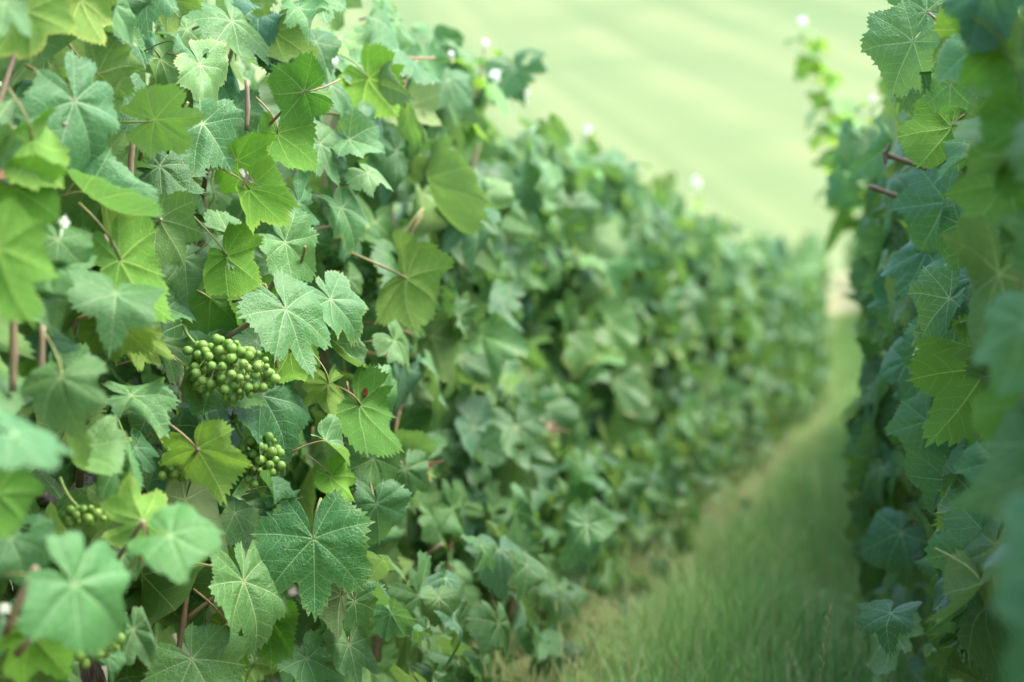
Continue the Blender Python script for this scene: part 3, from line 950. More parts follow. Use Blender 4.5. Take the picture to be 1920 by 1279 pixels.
# ------------------------------------------------------------------ leaves set one by one in the near part of both rows
# px, py of the junction, tip bearing (0 up, 90 right), junction-to-tip length in photo px, side, yaw, pitch, depth, mesh kind, colour tint (some hold sheen, shade or backlight)
W = (1.45, 1.35, 1.5)  # pale tint, puts the white sheen of leaf tops into their colour
BL = (.82, .98, 1.10)  # bluish tint, sky reflection and shade painted into the leaf colour
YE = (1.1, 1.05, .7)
HERO = [
    # left row
    (434, 40, 172, 142, 'T', 5, 10, 1.88, 'F0', None), (130, 163, 98, 115, 'U', 10, 10, 1.60, 'N1', (1.5, 1.25, 1.4)),
    (140, 190, 150, 185, 'T', 35, 10, 1.47, 'F1', (1.05, 1.1, 1.3)), (50, 22, 165, 140, 'U', -10, -15, 1.38, 'F2', YE),
    (8, 5, 185, 105, 'T', 10, 20, 1.28, 'N3', None), (27, 182, 150, 98, 'T', 0, 5, 1.5, 'F3', (.7, .85, .8)),
    (152, 0, 165, 112, 'U', 15, -10, 1.5, 'F1', YE), (272, -45, 180, 108, 'T', 0, 20, 1.62, 'N4', W),
    (318, 2, 140, 90, 'U', -20, 0, 1.7, 'N5', YE), (215, 8, 155, 102, 'T', 45, 10, 1.55, 'N6', (1.2, 1.2, 1.35)),
    (330, 78, 160, 88, 'T', 30, 20, 1.70, 'N7', W), (375, 122, 140, 112, 'T', 20, 30, 1.68, 'N8', W),
    (380, 232, 150, 110, 'T', 10, 30, 1.66, 'F1', W), (290, 225, 82, 118, 'U', 0, -50, 1.6, 'F0', (1.0, 1.15, .7)),
    (300, 312, 128, 125, 'T', 15, 5, 1.72, 'F0', None), (445, 302, 100, 105, 'U', 10, -25, 1.68, 'F3', (.95, 1.2, .55)),
    (468, 355, 132, 98, 'U', 15, -15, 1.68, 'N9', (.95, 1.2, .55)), (300, 412, 148, 118, 'U', 20, -5, 1.63, 'F2', None),
    (345, 485, 180, 98, 'T', 40, 5, 1.70, 'F3', None), (312, 578, 112, 95, 'T', 5, 35, 1.68, 'O3', W),
    (430, 440, 102, 108, 'T', 10, 25, 1.71, 'N10', (1.25, 1.2, 1.2)), (425, 480, 125, 112, 'U', 25, -20, 1.69, 'F3', (.9, 1.15, .5)),
    (535, 455, 128, 112, 'T', 10, 20, 1.78, 'F3', (1.3, 1.3, 1.3)), (536, 580, 166, 168, 'T', 42, 5, 1.72, 'F0', (.9, 1.0, 1.05)),
    (492, 742, 152, 178, 'T', 25, 15, 1.76, 'F2', BL), (370, 843, 148, 118, 'U', 10, -15, 1.60, 'F1', (1.35, 1.3, .8)),
    (245, 742, 98, 115, 'T', 10, 35, 1.57, 'N11', (1.25, 1.25, 1.35)), (165, 362, 150, 155, 'T', 30, 15, 1.50, 'N12', (1.2, 1.25, 1.4)),
    (225, 488, 152, 170, 'U', 25, -10, 1.52, 'F1', (.95, 1.15, .6)), (95, 492, 178, 115, 'T', 0, 10, 1.45, 'F3', (.75, .95, .85)),
    (-5, 465, 163, 180, 'U', 20, -10, 1.22, 'F2', (.8, 1.0, .5)), (140, 700, 140, 112, 'T', 20, 15, 1.46, 'N13', (1.1, 1.2, 1.3)),
    (58, 722, 112, 112, 'U', 0, -30, 1.44, 'F3', (.9, 1.1, .6)), (25, 812, 110, 145, 'T', 10, 25, 1.08, 'F2', (1.05, 1.2, 1.35)),
    (-5, 925, 135, 120, 'U', 10, -30, 1.28, 'F3', (.7, .95, .5)), (140, 1095, 133, 195, 'T', 10, 20, 1.20, 'F1', (1.0, 1.2, 1.25)),
    (318, 1005, 122, 145, 'T', 15, 20, 1.28, 'F3', (1.1, 1.25, 1.1)), (268, 975, 345, 112, 'U', 10, 10, 1.43, 'F2', (1.1, 1.25, .8)),
    (588, 1010, 178, 185, 'T', 8, 5, 1.70, 'F0', (.85, 1.05, .9)), (457, 1090, 164, 172, 'T', 32, 5, 1.66, 'F2', (1.15, 1.15, 1.15)),
    (423, 1174, 150, 118, 'U', 15, -10, 1.71, 'F1', (.95, 1.15, .5)), (415, 1170, 275, 85, 'U', 20, 0, 1.73, 'N2', (1.3, 1.2, 1.3)),
    (360, 1236, 150, 145, 'T', 5, 25, 1.62, 'F3', None), (505, 915, 205, 72, 'T', 40, 30, 1.72, 'O0', BL),
    (520, 930, 100, 60, 'T', -20, 30, 1.72, 'N0', BL), (440, 962, 112, 85, 'T', 10, 20, 1.73, 'N1', None),
    (620, 893, 140, 78, 'U', 20, -10, 1.73, 'F2', (1.0, 1.25, .6)), (612, 828, 145, 92, 'T', 40, 25, 1.72, 'O3', W),
    (706, 945, 165, 105, 'T', 30, 10, 1.92, 'F3', BL), (665, 1128, 168, 108, 'T', 20, 10, 1.80, 'F3', (1.1, 1.1, 1.1)),
    (655, 1210, 175, 100, 'T', 10, 15, 1.78, 'N3', None), (640, 1115, 190, 100, 'U', 30, -10, 1.77, 'O1', (.8, .75, 1.0)),
    (620, 562, 140, 118, 'T', 25, 10, 1.85, 'F2', (1.0, 1.1, 1.15)), (715, 740, 125, 100, 'T', 20, 15, 1.95, 'F3', (1.15, 1.2, 1.2)),
    (675, 760, 148, 130, 'U', 30, -15, 1.88, 'F1', (.6, .85, .5)), (740, 640, 138, 82, 'T', 15, 15, 2.05, 'F1', None),
    (762, 522, 115, 142, 'U', 15, -20, 2.15, 'F3', (1.1, 1.1, .8)), (655, 262, 108, 90, 'T', 10, 35, 1.98, 'O3', W),
    (690, 325, 150, 80, 'T', 15, 25, 2.0, 'N5', W), (690, 148, 150, 112, 'U', 10, 0, 2.12, 'F1', (1.3, 1.4, .6)),  # yellow-green tint of the last one paints in its backlight
    (635, 70, 170, 90, 'T', 15, 35, 2.2, 'F3', (1.6, 1.5, 1.4)), (700, 60, 150, 75, 'T', 5, 40, 2.25, 'N8', (1.6, 1.5, 1.4)),  # pale tints put the strong light on the row's top into colour
    (570, 172, 262, 105, 'U', 0, -25, 1.80, 'F3', (.7, .9, .5)), (575, 165, 30, 85, 'U', 10, 10, 1.85, 'F2', (.95, 1.0, .9)),
    (60, 262, 150, 130, 'U', 20, -15, 1.36, 'N14', (.8, 1.1, .5)), (30, 352, 120, 120, 'U', 10, -20, 1.36, 'F3', (.8, 1.05, .5)),
    (215, 880, 160, 120, 'T', 20, 10, 1.5, 'N6', (1.0, 1.1, 1.1)), (20, 1010, 160, 120, 'T', 15, 10, 1.36, 'N8', (.9, 1.0, 1.1)),
    (205, 600, 120, 100, 'U', 10, -10, 1.56, 'N9', YE), (265, 640, 150, 70, 'U', 20, -10, 1.6, 'N10', YE),
    (60, 1190, 140, 130, 'U', 10, -20, 1.34, 'F1', (.9, 1.15, .5)), (300, 640, 130, 100, 'T', 20, 20, 1.74, 'N11', None),
    (545, 660, 170, 110, 'U', 20, -10, 1.80, 'N2', (.9, 1.1, .5)), (395, 560, 130, 110, 'U', 10, -10, 1.82, 'F3', (.6, .85, .45)),
    (470, 560, 160, 110, 'U', 10, -10, 1.84, 'F2', (.7, .95, .45)), (400, 725, 100, 120, 'T', 10, 68, 1.705, 'F1', (1.15, 1.25, .8)),
    (350, 700, 150, 70, 'U', 50, -30, 1.67, 'N4', YE), (615, 720, 170, 80, 'U', 10, -5, 1.80, 'F2', YE),
    (560, 380, 150, 110, 'T', 20, 10, 1.88, 'N0', BL), (600, 270, 160, 105, 'T', 10, 15, 1.95, 'F0', None),
    (640, 390, 160, 100, 'T', 15, 10, 1.98, 'N7', (1.1, 1.15, 1.2)), (480, 640, 140, 90, 'T', 30, 10, 1.80, 'N13', (.8, .9, .9)),
    (520, 250, 170, 100, 'U', 10, -10, 1.84, 'N1', (.8, 1.05, .5)), (255, 840, 140, 80, 'T', 10, 10, 1.62, 'N3', BL),
    (620, 640, 150, 90, 'T', 20, 10, 1.88, 'N12', None), (700, 860, 150, 100, 'T', 20, 15, 1.95, 'F1', None),
    (760, 880, 170, 90, 'T', 20, 15, 2.12, 'N10', None), (230, 1040, 140, 90, 'T', 10, 10, 1.5, 'N14', None),
    (80, 640, 130, 90, 'T', 0, 10, 1.44, 'N5', BL), (575, 1235, 160, 100, 'T', 10, 10, 1.78, 'N0', BL),
    (500, 1160, 170, 90, 'U', 10, -15, 1.74, 'N9', (.7, .95, .45)), (250, 1180, 160, 100, 'T', 10, 20, 1.5, 'N6', None),
    (350, 55, 170, 110, 'T', 15, 15, 1.92, 'N2', None), (405, 140, 165, 105, 'T', 20, 10, 1.90, 'N6', BL), (300, 110, 160, 105, 'U', 10, -10, 1.86, 'N11', None),
    (440, 205, 150, 100, 'T', 20, 15, 1.90, 'N13', None), (250, 60, 175, 105, 'T', 20, 10, 1.80, 'N30', BL), (30, 1175, 150, 120, 'T', 15, 15, 1.44, 'N19', BL),
    (110, 1250, 120, 110, 'T', 15, 20, 1.46, 'N21', None), (200, 1230, 140, 100, 'T', 15, 20, 1.52, 'N23', BL), (30, 1270, 100, 120, 'U', 10, -10, 1.42, 'N26', None),
    (560, 15, 165, 105, 'T', 10, 20, 1.90, 'N15', (1.1, 1.15, 1.2)), (592, 78, 160, 95, 'T', 15, 20, 1.98, 'N20', None), (515, 60, 175, 100, 'U', 5, -10, 1.93, 'N17', YE),
    (535, 120, 160, 95, 'T', 20, 15, 1.92, 'N18', None), (590, -20, 175, 95, 'T', 10, 20, 1.95, 'N25', W), (620, 160, 165, 95, 'T', 15, 20, 2.0, 'N27', None),
    (480, 20, 190, 95, 'T', 20, 15, 1.92, 'N29', BL), (665, 120, 160, 85, 'T', 15, 30, 2.15, 'N31', W), (745, 110, 150, 80, 'T', 15, 25, 2.35, 'N33', W),
    (800, 110, 165, 80, 'T', 15, 25, 2.5, 'N16', (1.2, 1.2, 1.3)), (860, 90, 150, 75, 'T', 15, 25, 2.7, 'N22', None), (840, 150, 160, 80, 'T', 15, 15, 2.6, 'N24', None),
    # right row
    (1738, 21, 258, 118, 'T', -10, 5, 1.76, 'F0', (.95, 1.0, 1.0)), (1712, 78, 207, 125, 'T', -30, 10, 1.69, 'O3', (1.0, 1.05, 1.15)),
    (1745, 108, 218, 128, 'T', -10, 10, 1.86, 'F3', (.9, 1.0, 1.0)), (1782, 158, 192, 92, 'T', -40, 5, 1.66, 'N2', BL),
    (1785, 238, 212, 115, 'U', -20, -10, 1.70, 'F1', (.95, 1.15, .55)), (1862, 300, 252, 120, 'T', -10, 25, 1.60, 'F2', (.9, 1.05, 1.1)),
    (1835, 88, 190, 130, 'T', -40, 10, 1.48, 'F3', (1.05, 1.15, 1.2)), (1850, -20, 200, 120, 'T', -20, 10, 1.28, 'F1', BL),
    (1915, 60, 190, 170, 'U', -20, -15, 1.28, 'F2', (.85, 1.1, .5)), (1925, 235, 195, 150, 'U', -20, -20, 1.24, 'F3', (.75, 1.0, .5)),
    (1890, 345, 218, 132, 'U', -15, -10, 1.38, 'F2', (1.0, 1.2, .6)), (1895, 440, 190, 95, 'T', -10, 10, 1.52, 'F1', (1.05, 1.2, 1.0)),
    (1800, 420, 195, 105, 'T', -30, 5, 1.64, 'N7', BL), (1775, 380, 215, 135, 'T', -25, 15, 2.02, 'F3', BL),
    (1850, 693, 214, 182, 'U', -15, -10, 1.64, 'F1', (1.1, 1.2, .65)), (1842, 958, 250, 96, 'U', -5, -15, 1.66, 'F2', (1.0, 1.1, .6)),
    (1830, 935, 258, 85, 'T', -10, 50, 1.64, 'O0', W), (1872, 1035, 208, 172, 'T', -25, 10, 1.57, 'F2', (.85, 1.0, 1.15)),
    (2040, 1050, 205, 240, 'T', 0, 5, .78, 'F1', (.8, 1.0, 1.12)), (2050, 1210, 240, 220, 'T', 0, 5, .76, 'F3', (.8, 1.0, 1.12)),
    (1915, 760, 205, 120, 'U', -20, -15, 1.22, 'F3', (.8, 1.05, .5)), (1775, 900, 220, 95, 'T', -50, 20, 1.74, 'O1', BL),
    (1925, 610, 200, 150, 'T', -40, 10, 1.08, 'F2', (1.05, 1.15, 1.2)), (1780, 560, 220, 100, 'T', -40, 20, 1.68, 'O3', W),
    (1850, 590, 250, 100, 'T', -20, 30, 1.66, 'O0', (1.1, 1.15, 1.2)), (1810, 790, 200, 110, 'T', -30, 10, 1.78, 'F3', BL),
    (1870, 870, 215, 105, 'T', -20, 25, 1.5, 'F3', (.9, 1.05, 1.15)), (1740, 470, 200, 120, 'T', -30, 10, 2.05, 'F0', BL),
    (1700, 560, 205, 110, 'T', -25, 10, 2.3, 'N8', BL), (1860, 180, 200, 110, 'T', -30, 15, 1.55, 'N10', None),
    (1800, 480, 215, 100, 'T', -30, 15, 1.9, 'N6', BL), (1820, 60, 190, 90, 'U', -20, 0, 1.62, 'N4', YE),
    (1890, 960, 205, 95, 'T', -20, 10, 1.7, 'N3', BL), (1700, 680, 200, 110, 'T', -25, 10, 2.1, 'N5', BL),
    (1760, 640, 200, 110, 'T', -30, 10, 1.95, 'F0', BL), (1850, 520, 210, 105, 'T', -20, 10, 1.72, 'F0', BL),
    (1690, 1000, 210, 90, 'T', -20, 20, 2.3, 'N1', None), (1740, 790, 200, 100, 'T', -25, 15, 2.0, 'F3', BL),
    (1585, 345, 195, 55, 'T', -20, 0, 3.3, 'N0', BL), (1600, 262, 200, 70, 'T', -20, 0, 3.1, 'N3', BL), (1625, 265, 170, 75, 'T', 0, 10, 3.0, 'N5', None),
]
MK = {'F': FLAT, 'N': NEAR, 'O': FOLD}
hr = np.random.default_rng(5)
for (px, py, th, Lp, sd_, yw, pt, D, mk, colr) in HERO:
    pos = at(px, py, D)
    a = math.radians(th)
    t_ = UP * math.cos(a) + RIGHT * math.sin(a)
    n_ = -FWD
    if (px, py) != (588, 1010):
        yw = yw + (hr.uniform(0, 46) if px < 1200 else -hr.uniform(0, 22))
        pt = pt + hr.uniform(-14, 30)
    rot = Matrix.Rotation(math.radians(yw), 3, UP) @ Matrix.Rotation(math.radians(-pt), 3, RIGHT)
    t_, n_ = rot @ t_, rot @ n_
    if sd_ == 'U':
        n_ = -n_
    ix = int(mk[1:])
    if mk[0] == 'F':
        ix += 4 * int(hr.integers(3)) if Lp < 160 else 0
    me = MK[mk[0]][ix % len(MK[mk[0]])]
    row = 'L' if px < 1200 else 'R'
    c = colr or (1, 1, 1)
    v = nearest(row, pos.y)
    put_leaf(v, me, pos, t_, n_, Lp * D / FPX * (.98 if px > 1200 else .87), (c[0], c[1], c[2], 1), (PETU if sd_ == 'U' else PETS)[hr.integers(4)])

# canes and stalks that show between the leaves: pixel polyline, depth, diameter in photo px
CANES = [
    ('shoot', [(215, 640), (209, 560), (205, 500), (196, 440)], 1.55, 12), ('shoot', [(215, 637), (190, 605), (168, 578)], 1.55, 8),
    ('shoot', [(24, 735), (26, 660), (24, 580)], 1.34, 15), ('shoot', [(76, 740), (77, 690), (80, 610)], 1.40, 13),
    ('shoot', [(268, 420), (252, 380), (243, 330), (250, 250)], 1.63, 12), ('shoot', [(345, 1165), (390, 1130), (450, 1085), (520, 1040)], 1.71, 10),
    ('shoot', [(330, 1250), (344, 1165), (352, 1090)], 1.70, 12), ('shoot', [(425, 632), (470, 605), (528, 572)], 1.72, 10),
    ('shoot', [(462, 600), (492, 565), (520, 520)], 1.78, 9), ('stalk', [(185, 1078), (225, 1030), (268, 978)], 1.40, 9),
    ('shoot', [(10, 1190), (40, 1120), (68, 1062)], 1.26, 15), ('shoot', [(30, 1230), (90, 1160), (128, 1122)], 1.30, 13),
    ('stalk', [(325, 880), (350, 862), (372, 842)], 1.59, 7), ('stalk', [(378, 1228), (402, 1200), (425, 1172)], 1.70, 7),
    ('stalk', [(472, 248), (515, 212), (568, 172)], 1.80, 6), ('shoot', [(462, 245), (465, 200), (462, 150)], 1.82, 9),
    ('stalk', [(297, 278), (318, 245), (352, 192)], 1.66, 6), ('stalk', [(242, 290), (258, 268), (268, 248)], 1.63, 7),
    ('stalk', [(265, 435), (282, 425), (302, 411)], 1.62, 6), ('stalk', [(72, 275), (95, 255), (122, 232)], 1.46, 8),
    ('shoot', [(656, 790), (657, 760), (650, 715)], 1.92, 5), ('stalk', [(656, 758), (676, 750), (690, 720)], 1.90, 6),
    ('stalk', [(318, 655), (330, 700), (336, 760)], 1.73, 16), ('stalk', [(556, 485), (565, 470), (572, 463)], 1.75, 6),
    ('stalk', [(470, 580), (480, 555), (488, 526)], 1.76, 5), ('stalk', [(485, 530), (515, 590), (518, 690)], 1.78, 5),
    ('shoot', [(535, 880), (540, 840), (552, 780)], 1.80, 9), ('shoot', [(430, 840), (440, 780), (445, 735)], 1.80, 10),
    # right row
    ('shoot', [(1806, 145), (1775, 112), (1745, 80)], 1.70, 9), ('shoot', [(1800, 150), (1775, 134), (1757, 120)], 1.68, 8),
    ('shoot', [(1740, 24), (1780, 55), (1830, 90)], 1.74, 6), ('shoot', [(1830, 10), (1790, 40), (1765, 75)], 1.64, 6),
    ('cut_cane', [(1790, 335), (1720, 310), (1690, 300), (1656, 288)], 2.15, 10), ('cut_cane', [(1790, 420), (1700, 375), (1665, 362), (1628, 349)], 2.15, 9),
    ('shoot', [(1656, 288), (1665, 282), (1668, 270)], 2.14, 8), ('shoot', [(1658, 290), (1660, 300), (1660, 308)], 2.14, 7),
    ('shoot', [(840, 1290), (843, 1180), (838, 1090), (850, 960)], 2.66, 9), ('shoot', [(708, 1240), (712, 1180), (716, 1110)], 2.1, 13),
    ('stalk', [(750, 1110), (775, 1060), (830, 1020)], 2.4, 8),
    ('shoot', [(955, 1170), (965, 1110), (985, 1050)], 2.8, 9),
]
for nm, pl, D, dia in CANES:
    pts = []
    for k in range(len(pl) - 1):
        for s in range(3):
            u = s / 3
            pts.append(at(pl[k][0] * (1 - u) + pl[k + 1][0] * u, pl[k][1] * (1 - u) + pl[k + 1][1] * u, D))
    pts.append(at(pl[-1][0], pl[-1][1], D))
    P = np.array([tuple(p) for p in pts])
    Q = P.copy()
    for _ in range(2):
        Q[1:-1] = (Q[:-2] + 2 * Q[1:-1] + Q[2:]) / 4
    if nm == 'stalk':
        Q += np.linspace(0.045, 0, len(Q))[:, None] * np.array(tuple(FWD))
    r = dia * D / FPX / 2
    rad = np.full(len(Q), r)
    if nm != 'stalk':
        rad[len(Q) // 2] *= 1.3
        if nm == 'cut_cane':
            rad[-2] *= 1.25
    row = 'L' if pl[0][0] < 1200 else 'R'
    v = nearest(row, Q[:, 1].mean())
    add_tube(v, 'shoot' if nm != 'cut_cane' else 'cane', [Vector(q) for q in Q], rad, M_PET if nm == 'stalk' and D > 1.6 and dia < 8 else M_CANE, 8, .12)


# ------------------------------------------------------------------ grape bunches
def berry_mesh():
    import bmesh
    bm = bmesh.new()
    bmesh.ops.create_icosphere(bm, subdivisions=3, radius=1.0)
    me = bpy.data.meshes.new('berry')
    bm.to_mesh(me)
    bm.free()
    for p in me.polygons:
        p.use_smooth = True
    me.materials.append(M_BERRY)
    return me


BERRY = berry_mesh()


def bunch(cx, cy, D, wpx, hpx, n, seed, row='L', droop=0.0, depth=.8):
    rng = np.random.default_rng(seed)
    c = at(cx, cy, D)
    s = D / FPX
    a, b = wpx / 2 * s, hpx / 2 * s
    dd = min(a, b) * depth
    v = nearest(row, c.y)
    P, RD = [], []
    tries = 0
    r0 = .0047
    while len(P) < n and tries < 20000:
        tries += 1
        q = rng.normal(0, 1, 3)
        q *= (rng.random() ** .22) / np.linalg.norm(q)
        # a conical outline, broader on one end
        k = 1 - .25 * q[0]
        p = c + RIGHT * (q[0] * a) + UP * (q[1] * b * k + droop * q[0] * a) + FWD * (q[2] * dd * k)
        rr = r0 * rng.choice([.62, .85, 1, 1, 1, 1.08, 1.12])
        if all((p - o).length > (rr + o_r) * .86 for o, o_r in zip(P, RD)):
            P.append(p)
            RD.append(rr)
    # stems: a main axis plus one pedicel for each berry
    Vs, Fs, base = [], [], 0
    axis0 = c - RIGHT * a * .9 + UP * (b * .25 - droop * a) + FWD * .02
    axis1 = c + RIGHT * a * .7 + UP * droop * a

    def addt(p, r, seg):
        nonlocal base
        V, F = tube_np([local(v, q) for q in p], r, seg, cap=False)
        Vs.append(V)
        Fs.append(F[0] + base)
        base += len(V)
    addt(bezier(axis0 + UP * .03 - RIGHT * .01, axis0, axis1, 8), np.linspace(.0016, .001, 8), 6)
    for p in P:
        u = min(max((p - axis0).dot(axis1 - axis0) / (axis1 - axis0).length_squared - .12, 0), 1)
        o = axis0 + (axis1 - axis0) * u
        addt(bezier(o, (o + p) / 2 + UP * .004, p, 4), np.array([.0009, .0006, .0006, .0008]), 5)
    cl = obj('grape_bunch', mesh_np('rachis', np.concatenate(Vs), np.concatenate(Fs), M_RACHIS), v)
    for p, rr in zip(P, RD):
        out = (p - c)
        m = frame(local(v, p), out.orthogonal(), out, rr)
        if rng.random() < .5:
            m = m @ Matrix.Scale(1.06, 4, (0, 0, 1))
        obj('berry', BERRY, cl, mat=m)
    return cl


bunch(432, 692, 1.665, 172, 116, 104, 3, droop=-.12)
bunch(492, 864, 1.745, 84, 104, 54, 4)
bunch(336, 868, 1.625, 80, 66, 32, 6)
bunch(158, 968, 1.47, 80, 34, 16, 8)
bunch(165, 1195, 1.42, 130, 110, 50, 9)
bunch(240, 836, 1.66, 30, 26, 5, 10)
bunch(1872, 908, 1.72, 46, 44, 14, 11, 'R')
bunch(1868, 990, 1.70, 34, 52, 10, 12, 'R')
bunch(1030, 840, 3.25, 42, 70, 24, 13)
bunch(680, 920, 1.98, 56, 70, 20, 14)

# ------------------------------------------------------------------ dry leaves, woolly shoot tips, tendrils
for (px, py, D, Lp, th, k, c) in ((792, 872, 2.22, 40, 110, 0, (1, .85, .8, 1)), (14, 285, 1.40, 46, 150, 1, (1.25, 1.25, 1.3, 1)),
                                  (462, 330, 1.66, 30, 165, 0, (.75, 1.3, 1.5, 1)), (1035, 800, 3.1, 36, 140, 0, (1.5, 1.9, 2.0, 1)),
                                  (838, 1212, 2.5, 17, 200, 0, (.8, .7, .7, 1)), (676, 738, 1.89, 12, 10, 1, (.5, .22, .25, 1))):
    pos = at(px, py, D)
    a = math.radians(th)
    put_leaf(nearest('L', pos.y), DRYL[k], pos, UP * math.cos(a) + RIGHT * math.sin(a), -FWD + UP * .4, Lp * D / FPX, c, name='dry_leaf')['label'] = 'curled dry leaf among the green ones'


def tip_mesh(rng):
    Vs, Fs, b = [], [], 0
    for k in range(5):
        a = k * 2.4
        V, F, A = leaf_shape(rng, 2, 2, deep=.2, fold=.9, cup=.3, ky=-1.0, quilt=0)
        s = .5 if k < 3 else .8
        m = frame(Vector((0, 0, .12 * k)), Vector((math.cos(a), math.sin(a), .9)), Vector((-math.cos(a), -math.sin(a), .9)), s)
        V = np.array([tuple(m @ Vector(p)) for p in V])
        Vs.append(V)
        Fs.append([f + b for f in F])
        b += len(V)
    tri = np.concatenate([f[0] for f in Fs])
    q = np.concatenate([f[1] for f in Fs])
    V, F = tube_np([(0, 0, -1.5), (0, .1, -.6), (0, 0, .3)], [.07, .08, .06], 6, cap=False)
    q = np.concatenate([q, F[0] + b])
    return mesh_np('shoot_tip', np.concatenate(Vs + [V]), [tri, q], M_WHITE)


TIP = tip_mesh(rl)
for (px, py, D, Lp, row) in ((908, 88, 2.9, 13, 'L'), (785, 125, 2.5, 12, 'L'), (627, 120, 2.1, 12, 'L'), (650, 205, 2.1, 11, 'L'), (848, 107, 2.8, 10, 'L'),
                             (1100, 250, 4.1, 13, 'L'), (1305, 350, 6.3, 15, 'L'), (1355, 447, 7.4, 15, 'L'), (1505, 50, 4.6, 15, 'R'), (1636, 190, 3.2, 11, 'R'),
                             (1140, 993, 3.9, 14, 'L'), (1320, 937, 5.2, 14, 'L'), (1215, 645, 4.8, 14, 'L'), (1000, 250, 3.3, 9, 'L'), (930, 152, 3.0, 18, 'L'), (985, 180, 3.2, 14, 'L'),
                             (118, 425, 1.40, 17, 'L'), (8, 1150, 1.25, 16, 'L'), (320, 1035, 1.66, 8, 'L'), (1895, 882, 1.55, 18, 'R'), (1245, 760, 5.0, 10, 'L'), (1330, 560, 6.5, 12, 'L'), (1180, 480, 4.5, 10, 'L')):
    pos = at(px, py, D)
    v = nearest(row, pos.y)
    s = Lp * D / FPX * .85
    obj('shoot_tip', TIP, v, mat=Matrix.Translation(local(v, pos)) @ Matrix.Rotation(hr.uniform(0, 6), 4, 'Z') @ Matrix.Rotation(hr.uniform(-.4, .4), 4, 'X') @ Matrix.Scale(s, 4))

# the tall young shoot that leans out over the path, and shorter ones along the top of the long row
def young_shoot(row, pl, D, nleaf, rng, Lm=.035):
    Q = [at(x, y, D) for x, y in pl]
    P = bezier(Q[0], Q[1], Q[2], 10)
    v = nearest(row, P[:, 1].mean())
    add_tube(v, 'shoot', [Vector(p) for p in P], np.linspace(.0032, .0014, 10), M_PET, 6)
    for k in range(nleaf):
        u = (k + .7) / nleaf
        p = Vector(P[min(int(u * 9), 8)] * (1 - u * 9 % 1) + P[min(int(u * 9) + 1, 9)] * (u * 9 % 1))
        a = k * 2.5 + rng.uniform(-.4, .4)
        d = Vector((math.cos(a), math.sin(a), .1))
        L = Lm * (1.5 - u) * rng.uniform(.8, 1.2)
        put_leaf(v, MID[rng.integers(len(MID))], p + d * .02, d + Vector((0, 0, -.5)), Vector((-d.x * .2, -d.y * .2, 1)), L, (1.9, 1.7, 1.1, 1))


young_shoot('R', [(1625, 420), (1570, 220), (1503, 55)], 4.6, 26, hr, .080)
young_shoot('R', [(1640, 330), (1640, 250), (1634, 195)], 3.2, 5, hr, .035)
young_shoot('L', [(1100, 330), (1096, 290), (1100, 252)], 4.1, 4, hr)
young_shoot('L', [(1300, 440), (1306, 390), (1305, 352)], 6.3, 5, hr)
young_shoot('L', [(1352, 500), (1356, 470), (1355, 448)], 7.4, 4, hr)
young_shoot('L', [(890, 190), (905, 130), (908, 90)], 2.9, 4, hr)
young_shoot('L', [(820, 200), (840, 150), (848, 108)], 2.8, 4, hr, .05)

fr_ = np.random.default_rng(11)
for i in range(len(LEFT_Y)):
    fill_vine('L', i, fr_, {0: 235, 1: 135, 2: 200}.get(i, 220 if i < 7 else 250), i < 3, 75 if 0 < i < 7 else 0)
for i in range(len(RIGHT_Y)):
    fill_vine('R', i, fr_, {0: 200, 1: 230, 4: 235}.get(i, 260 if i < 5 else 180), i < 3, 30 if 0 < i < 5 else 0)

def tendril(px, py, D, rpx, turns, row, seed):
    rng = np.random.default_rng(seed)
    c = at(px, py, D)
    n = 40
    pts = []
    for k in range(n):
        u = k / (n - 1)
        a = u * turns * 6.283
        r = rpx * D / FPX * (1 - .55 * u)
        pts.append(c + RIGHT * (math.cos(a) * r + u * .006) + UP * (math.sin(a) * r - u * .01) + FWD * (u * .012))
    add_tube(nearest(row, c.y), 'tendril', pts, np.linspace(.0006, .0003, n), M_CANE, 5)


tendril(398, 1165, 1.68, 5, 2.2, 'L', 1)
tendril(413, 1163, 1.68, 4, 1.5, 'L', 2)
tendril(1697, 345, 2.1, 8, 1.6, 'R', 3)

# ------------------------------------------------------------------ rows that run on into the distance and the neighbouring rows
def far_leaves(name, rng, specs, label=None):
    """specs: list of (x, y0, y1, per metre, size); one mesh of real leaves"""
    pos, tt, nn, ll = [], [], [], []
    for (x, y0, y1, per, size) in specs:
        n = int((y1 - y0) * per)
        y = rng.uniform(y0, y1, n)
        h = np.where(rng.random(n) < .85, rng.uniform(.22, 1.0, n), rng.uniform(.03, 1.1, n))
        sd2 = np.where(rng.random(n) < .5, -1, 1)
        xo = x + row_shift(y) + sd2 * np.abs(rng.normal(.15, .05, n)) * (1 - .4 * np.clip((h - .7) / .3, 0, 1))
        pos.append(np.stack([xo, y, ground_z(y) + h], -1))
        a = rng.normal(0, .65, n)
        tt.append(np.stack([sd2 * .25, np.sin(a), -np.cos(a)], -1))
        nn.append(np.stack([sd2 * rng.uniform(.4, 1.2, n), rng.normal(-.1, .55, n), .45 + rng.normal(0, .4, n) + np.clip((h - .75) / .3, 0, 1)], -1))
        ll.append(np.clip(rng.normal(size, size * .18, n), size * .5, size * 1.5))
    pos, tt, nn, ll = (np.concatenate(q) for q in (pos, tt, nn, ll))
    me = leaf_mass(name, rng, pos, tt, nn, ll, FARL)
    return tag(obj(name, me), kind='stuff')


